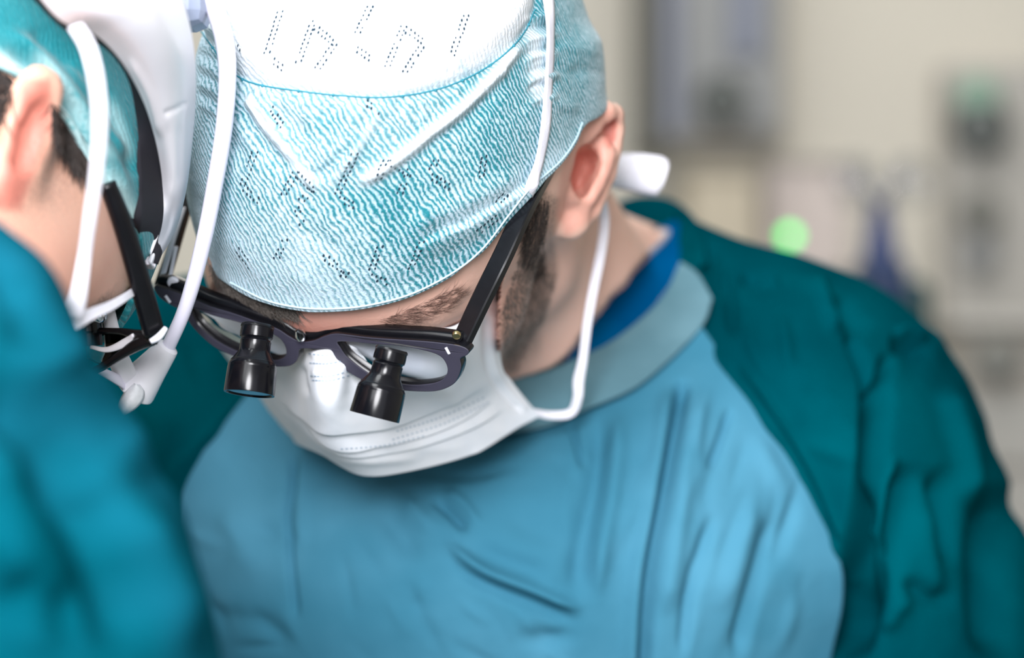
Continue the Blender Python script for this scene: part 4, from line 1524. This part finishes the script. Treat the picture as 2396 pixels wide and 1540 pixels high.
HEM2 = [(-60, 128), (0, 158), (60, 188), (118, 232), (170, 312), (220, 392), (270, 462), (334, 534)]
b2 = [az_of(0, .108, .052, H2), az_of(.04, .10, .05, H2), az_of(.083, .0, .046, H2), az_of(.07, -.075, -.02, H2), az_of(0, -.105, -.03, H2), az_of(-.068, -.075, -.015, H2), az_of(-.030, .105, .052, H2)]
cap2, CAPT2 = make_cap('surgical_cap', H2, HEM2, b2, [(200, 40), (260, 160), (300, 260)], M_CAP2, person2, shape_left, P(500, 150, 1.0), 140, 300)
cap2['label'] = 'teal surgical cap with pale folds'

# mask tie hanging down past the cheek, and the mask edge below
tape('mask_tie', [P(176, 60, .845), P(206, 110, .838), P(226, 190, .836), P(234, 290, .838), P(226, 400, .843), P(212, 500, .85), P(198, 600, .858), P(184, 690, .862), P(170, 740, .866)],
     [.0058, .0060, .0060, .0056, .0052, .0050, .0050, .0064, .008], .0009, [.3, -1, .1], M_TAPE, person2, 90)
mk = [[(150, 745, .868), (210, 722, .88), (262, 702, .90), (322, 668, .93)], [(140, 800, .866), (215, 750, .878), (270, 722, .898), (326, 684, .93)], [(130, 900, .87), (215, 860, .88), (280, 820, .90), (330, 760, .94)]]
tag(sheet('surgical_mask', patch(mk[:2], 16, 60), .001, M_TAPE, person2), 'white upper edge of the mask')

# gown of the assistant: near shoulder and sleeve
GS = [
    [(-420, 470, .80), (-200, 470, .75), (-60, 500, .735), (10, 528, .76), (40, 580, .82)],
    [(-420, 640, .72), (-150, 620, .68), (50, 620, .69), (108, 610, .745), (120, 680, .82)],
    [(-420, 800, .69), (-120, 770, .655), (90, 740, .675), (164, 722, .735), (160, 790, .82)],
    [(-420, 960, .68), (-90, 930, .645), (116, 890, .67), (192, 872, .735), (186, 940, .82)],
    [(-420, 1120, .68), (-60, 1090, .64), (196, 1034, .67), (284, 1020, .735), (276, 1090, .82)],
    [(-420, 1280, .68), (-40, 1250, .64), (290, 1170, .67), (404, 1150, .735), (390, 1220, .82)],
    [(-420, 1440, .68), (-20, 1420, .64), (340, 1340, .67), (458, 1310, .735), (440, 1380, .82)],
    [(-420, 1620, .68), (0, 1600, .64), (390, 1560, .67), (520, 1560, .735), (500, 1620, .82)],
    [(-420, 2000, .68), (40, 2000, .64), (450, 2000, .67), (600, 2000, .735), (580, 2050, .82)],
]
GS = [[(-1000, r_[0][1] - 30, .98), (-760, r_[0][1] - 30, .86)] + r_ for r_ in GS]
GS[0] = [(-1000, 430, .98), (-760, 400, .88), (-420, 430, .80)] + GS[0][3:]
gv = folded(patch(GS, 160, 220), [
    ([(-100, 900), (60, 980), (200, 1100), (330, 1280)], 70, -.010, .25), ([(0, 820), (140, 880), (260, 980), (360, 1140)], 60, .007, .25),
    ([(60, 1050), (180, 1180), (260, 1350), (300, 1560)], 70, -.009, .25), ([(150, 1000), (300, 1180), (400, 1380), (460, 1560)], 46, .007, .25),
    ([(-60, 1200), (60, 1330), (120, 1560)], 70, .007, .3), ([(20, 640), (100, 740), (180, 880)], 44, .005, .3), ([(0, 1340), (100, 1420), (220, 1440)], 60, -.008, .3), ([(-60, 560), (40, 700), (100, 860)], 40, -.004, .3)])
g2 = sheet('surgical_gown', gv, .002, M_GOWN2, person2)
g2['label'] = 'teal blue gown sleeve and shoulder'
SK = []
for z in np.linspace(1.42, .04, 24):
    t_ = (1.42 - z) / 1.38
    SK.append(np.stack([-.34 + (.13 + .09 * t_) * np.cos(an), .86 + (.09 + .10 * t_) * np.sin(an), np.full(an.shape, z)], -1))
obj('gown_skirt', np.array(SK).reshape(-1, 3), grid_faces(24, 72, True, flip=True), M_GOWN2, g2)

# ------------------------------------------------------------------ headlamp of the assistant
hl = empty('headlamp', (0, 0, 0), 'white surgical headlamp band with a curved tube and lamp tip, on the teal cap', 'headlamp')
IN = [(-40, -120, .86), (60, -40, .858), (140, 48, .862), (222, 82, .870), (286, 148, .884), (336, 240, .906), (366, 340, .928), (380, 440, .948), (376, 530, .964), (346, 612, .978)]
C1 = [(60, -160, .84), (150, -80, .842), (220, 10, .846), (284, 62, .856), (338, 130, .872), (372, 226, .895), (394, 330, .918), (404, 436, .940), (392, 530, .960), (352, 618, .976)]
C2 = [(200, -180, .845), (270, -110, .848), (330, -30, .852), (374, 40, .862), (412, 120, .880), (424, 222, .903), (428, 330, .926), (426, 440, .948), (402, 540, .966), (356, 624, .980)]
OUT = [(270, -190, .875), (352, -120, .880), (412, -40, .888), (440, 40, .896), (456, 130, .912), (458, 232, .932), (450, 336, .950), (436, 446, .966), (408, 546, .978), (358, 628, .986)]
def clear(row, gap):
    out = []
    for x, y, d_ in row:
        p_, n_ = hit(CAPT2, x, y)
        out.append((x, y, d_ if p_ is None else min(d_, p_[1] - gap)))
    return out


bv = patch([clear(IN, .004), clear(C1, .012), clear(C2, .012), clear(OUT, .006)], 60, 160)
bv = folded(bv, [([(382, 268), (410, 256), (440, 240)], 5, -.0008, .1), ([(390, 280), (398, 360), (402, 460)], 9, -.0005, .2), ([(420, 280), (424, 360), (420, 440)], 8, -.0004, .2), ([(300, 130), (350, 220), (380, 330)], 9, .0012, .2)])
bo = sheet('band_shell', bv, .003, M_WPLAST, hl)
PI_ = [(50, -30, .875), (150, 70, .880), (240, 110, .888), (296, 180, .902), (318, 270, .922), (326, 360, .942), (330, 450, .960), (326, 540, .974), (318, 600, .984)]
PO_ = [(60, -38, .865), (150, 52, .868), (230, 86, .876), (292, 154, .890), (342, 246, .912), (370, 344, .934), (383, 442, .954), (378, 532, .968), (348, 610, .982)]
sheet('foam_pad', patch([clear(PI_, .002), clear(PO_, .005)], 14, 120), .004, M_PAD, hl)
tube('light_tube', [P(*p) for p in [(440, -160, .93), (478, -40, .932), (506, 30, .935), (526, 100, .938), (532, 180, .941), (524, 300, .946), (503, 430, .953), (482, 540, .960), (455, 650, .968), (428, 735, .976), (392, 815, .985)]],
     [.0036, .0037, .0037, .0037, .0035, .0034, .0033, .0032, .0031, .0029, .0029], M_TUBE, hl, 16, 90)
a, b = P(393, 812, .985), P(312, 915, .992)
L = np.linalg.norm(b - a)
ho = lathe('tube_holder', a, b, [(-.001, .0030), (0, .0046), (.0015, .0050), (L * .5, .0068), (L * .92, .0088), (L * .97, .0088), (L, .0080)], M_WPLAST, hl, 36)
# dished reflector at the tip
dv = []
for k in range(12):
    s_ = k / 11
    r_ = .0085 * math.sin(math.pi * (.06 + .9 * s_)) ** .7
    c_ = P(322 - 46 * s_ ** 1.6, 898 + 78 * s_, .984)
    for j in range(10):
        w_ = j / 9 - .5
        dv.append(c_ + np.array([r_ * w_ * 1.15 * (1 - .25 * s_), -.004 * math.cos(w_ * 3.0), -r_ * .25 * w_]))
tag(sheet('lamp_dish', np.array(dv).reshape(12, 10, 3), .0012, plain('pearl_reflector', lin(226, 228, 232), 0.25, nscale=400, var=.12), hl), 'pearly dished lamp tip')
tape('lamp_bracket', [P(252, 716, .965), P(262, 770, .968), P(270, 820, .972), P(296, 880, .982), P(316, 905, .99)], [.0052, .0062, .0080, .0090, .007], .002, [.1, -1, 0], M_WPLAST, hl, 40)
tape('lower_arm', [P(232, 866, .97), P(268, 884, .975), P(292, 900, .985)], [.003, .0042, .005], .0016, [0, -1, .3], M_TUBE, hl, 20)
pbox('grey_block', 352, -70, 478, 58, .925, .955, M_GREYPL, hl, .006)  # grey block added to fill the gap between band and tube

# ------------------------------------------------------------------ glasses of the assistant
g3 = empty('loupe_glasses', (0, 0, 0), 'black glasses with a wide side arm below the white headlamp band', 'glasses')
tp3 = crom([P(252, 430, .905), P(290, 530, .912), P(326, 650, .922), P(362, 782, .936)], 30)
tape('temple', tp3, [.0066, .0078, .0084, .0086], .004, [.3, -1, .1], M_BLACK, g3, 40)
tape('tip_cover', [P(352, 800, .930), P(372, 788, .931), P(388, 768, .933)], [.002, .0028, .002], .002, [.2, -1, .3], M_INLAY, g3, 14)
tape('front_frame', [P(366, 786, .936), P(330, 786, .944), P(280, 776, .955), P(210, 774, .962), P(150, 772, .965)], [.0066, .0050, .0026, .0024, .0022], .0036, [0, -1, .2], M_BLACK, g3, 40)
tape('lower_rim', [P(356, 792, .938), P(322, 806, .944), P(280, 832, .952), P(240, 858, .958), P(190, 880, .962)], [.0056, .0050, .0036, .0030, .0026], .003, [0, -1, .2], M_BLACK, g3, 40)
lv = [[(206, 778, .965), (250, 780, .962), (308, 788, .95)], [(200, 812, .967), (250, 818, .964), (300, 814, .951)], [(205, 840, .968), (236, 852, .966), (262, 838, .957)]]
sheet('lens', patch(lv, 14, 20), .001, M_LENS, g3)
tape('side_shield', [P(212, 812, .956), P(252, 818, .954), P(296, 800, .948), P(312, 784, .944)], [.0014, .0024, .0036, .0014], .001, [0, -1, .3], M_WPLAST, g3, 24)
bb = P(222, 746, .962)
o3 = lathe('loupe_barrel', bb + np.array([-.004, 0, .005]), bb + np.array([-.002, 0, -.02]), [(0, .004), (.001, .0062), (.010, .0066), (.011, .0058), (.016, .0058)], M_BARREL, g3, 30)
sv = np.linspace(0, math.pi, 10)
lathe('clamp_ball', P(232, 738, .951) + np.array([0, 0, .0032]), P(232, 738, .951) - np.array([0, 0, .01]), [(.0032 * (1 - math.cos(s_)), max(.0032 * math.sin(s_), .0002)) for s_ in sv], M_CHROME, g3, 20)
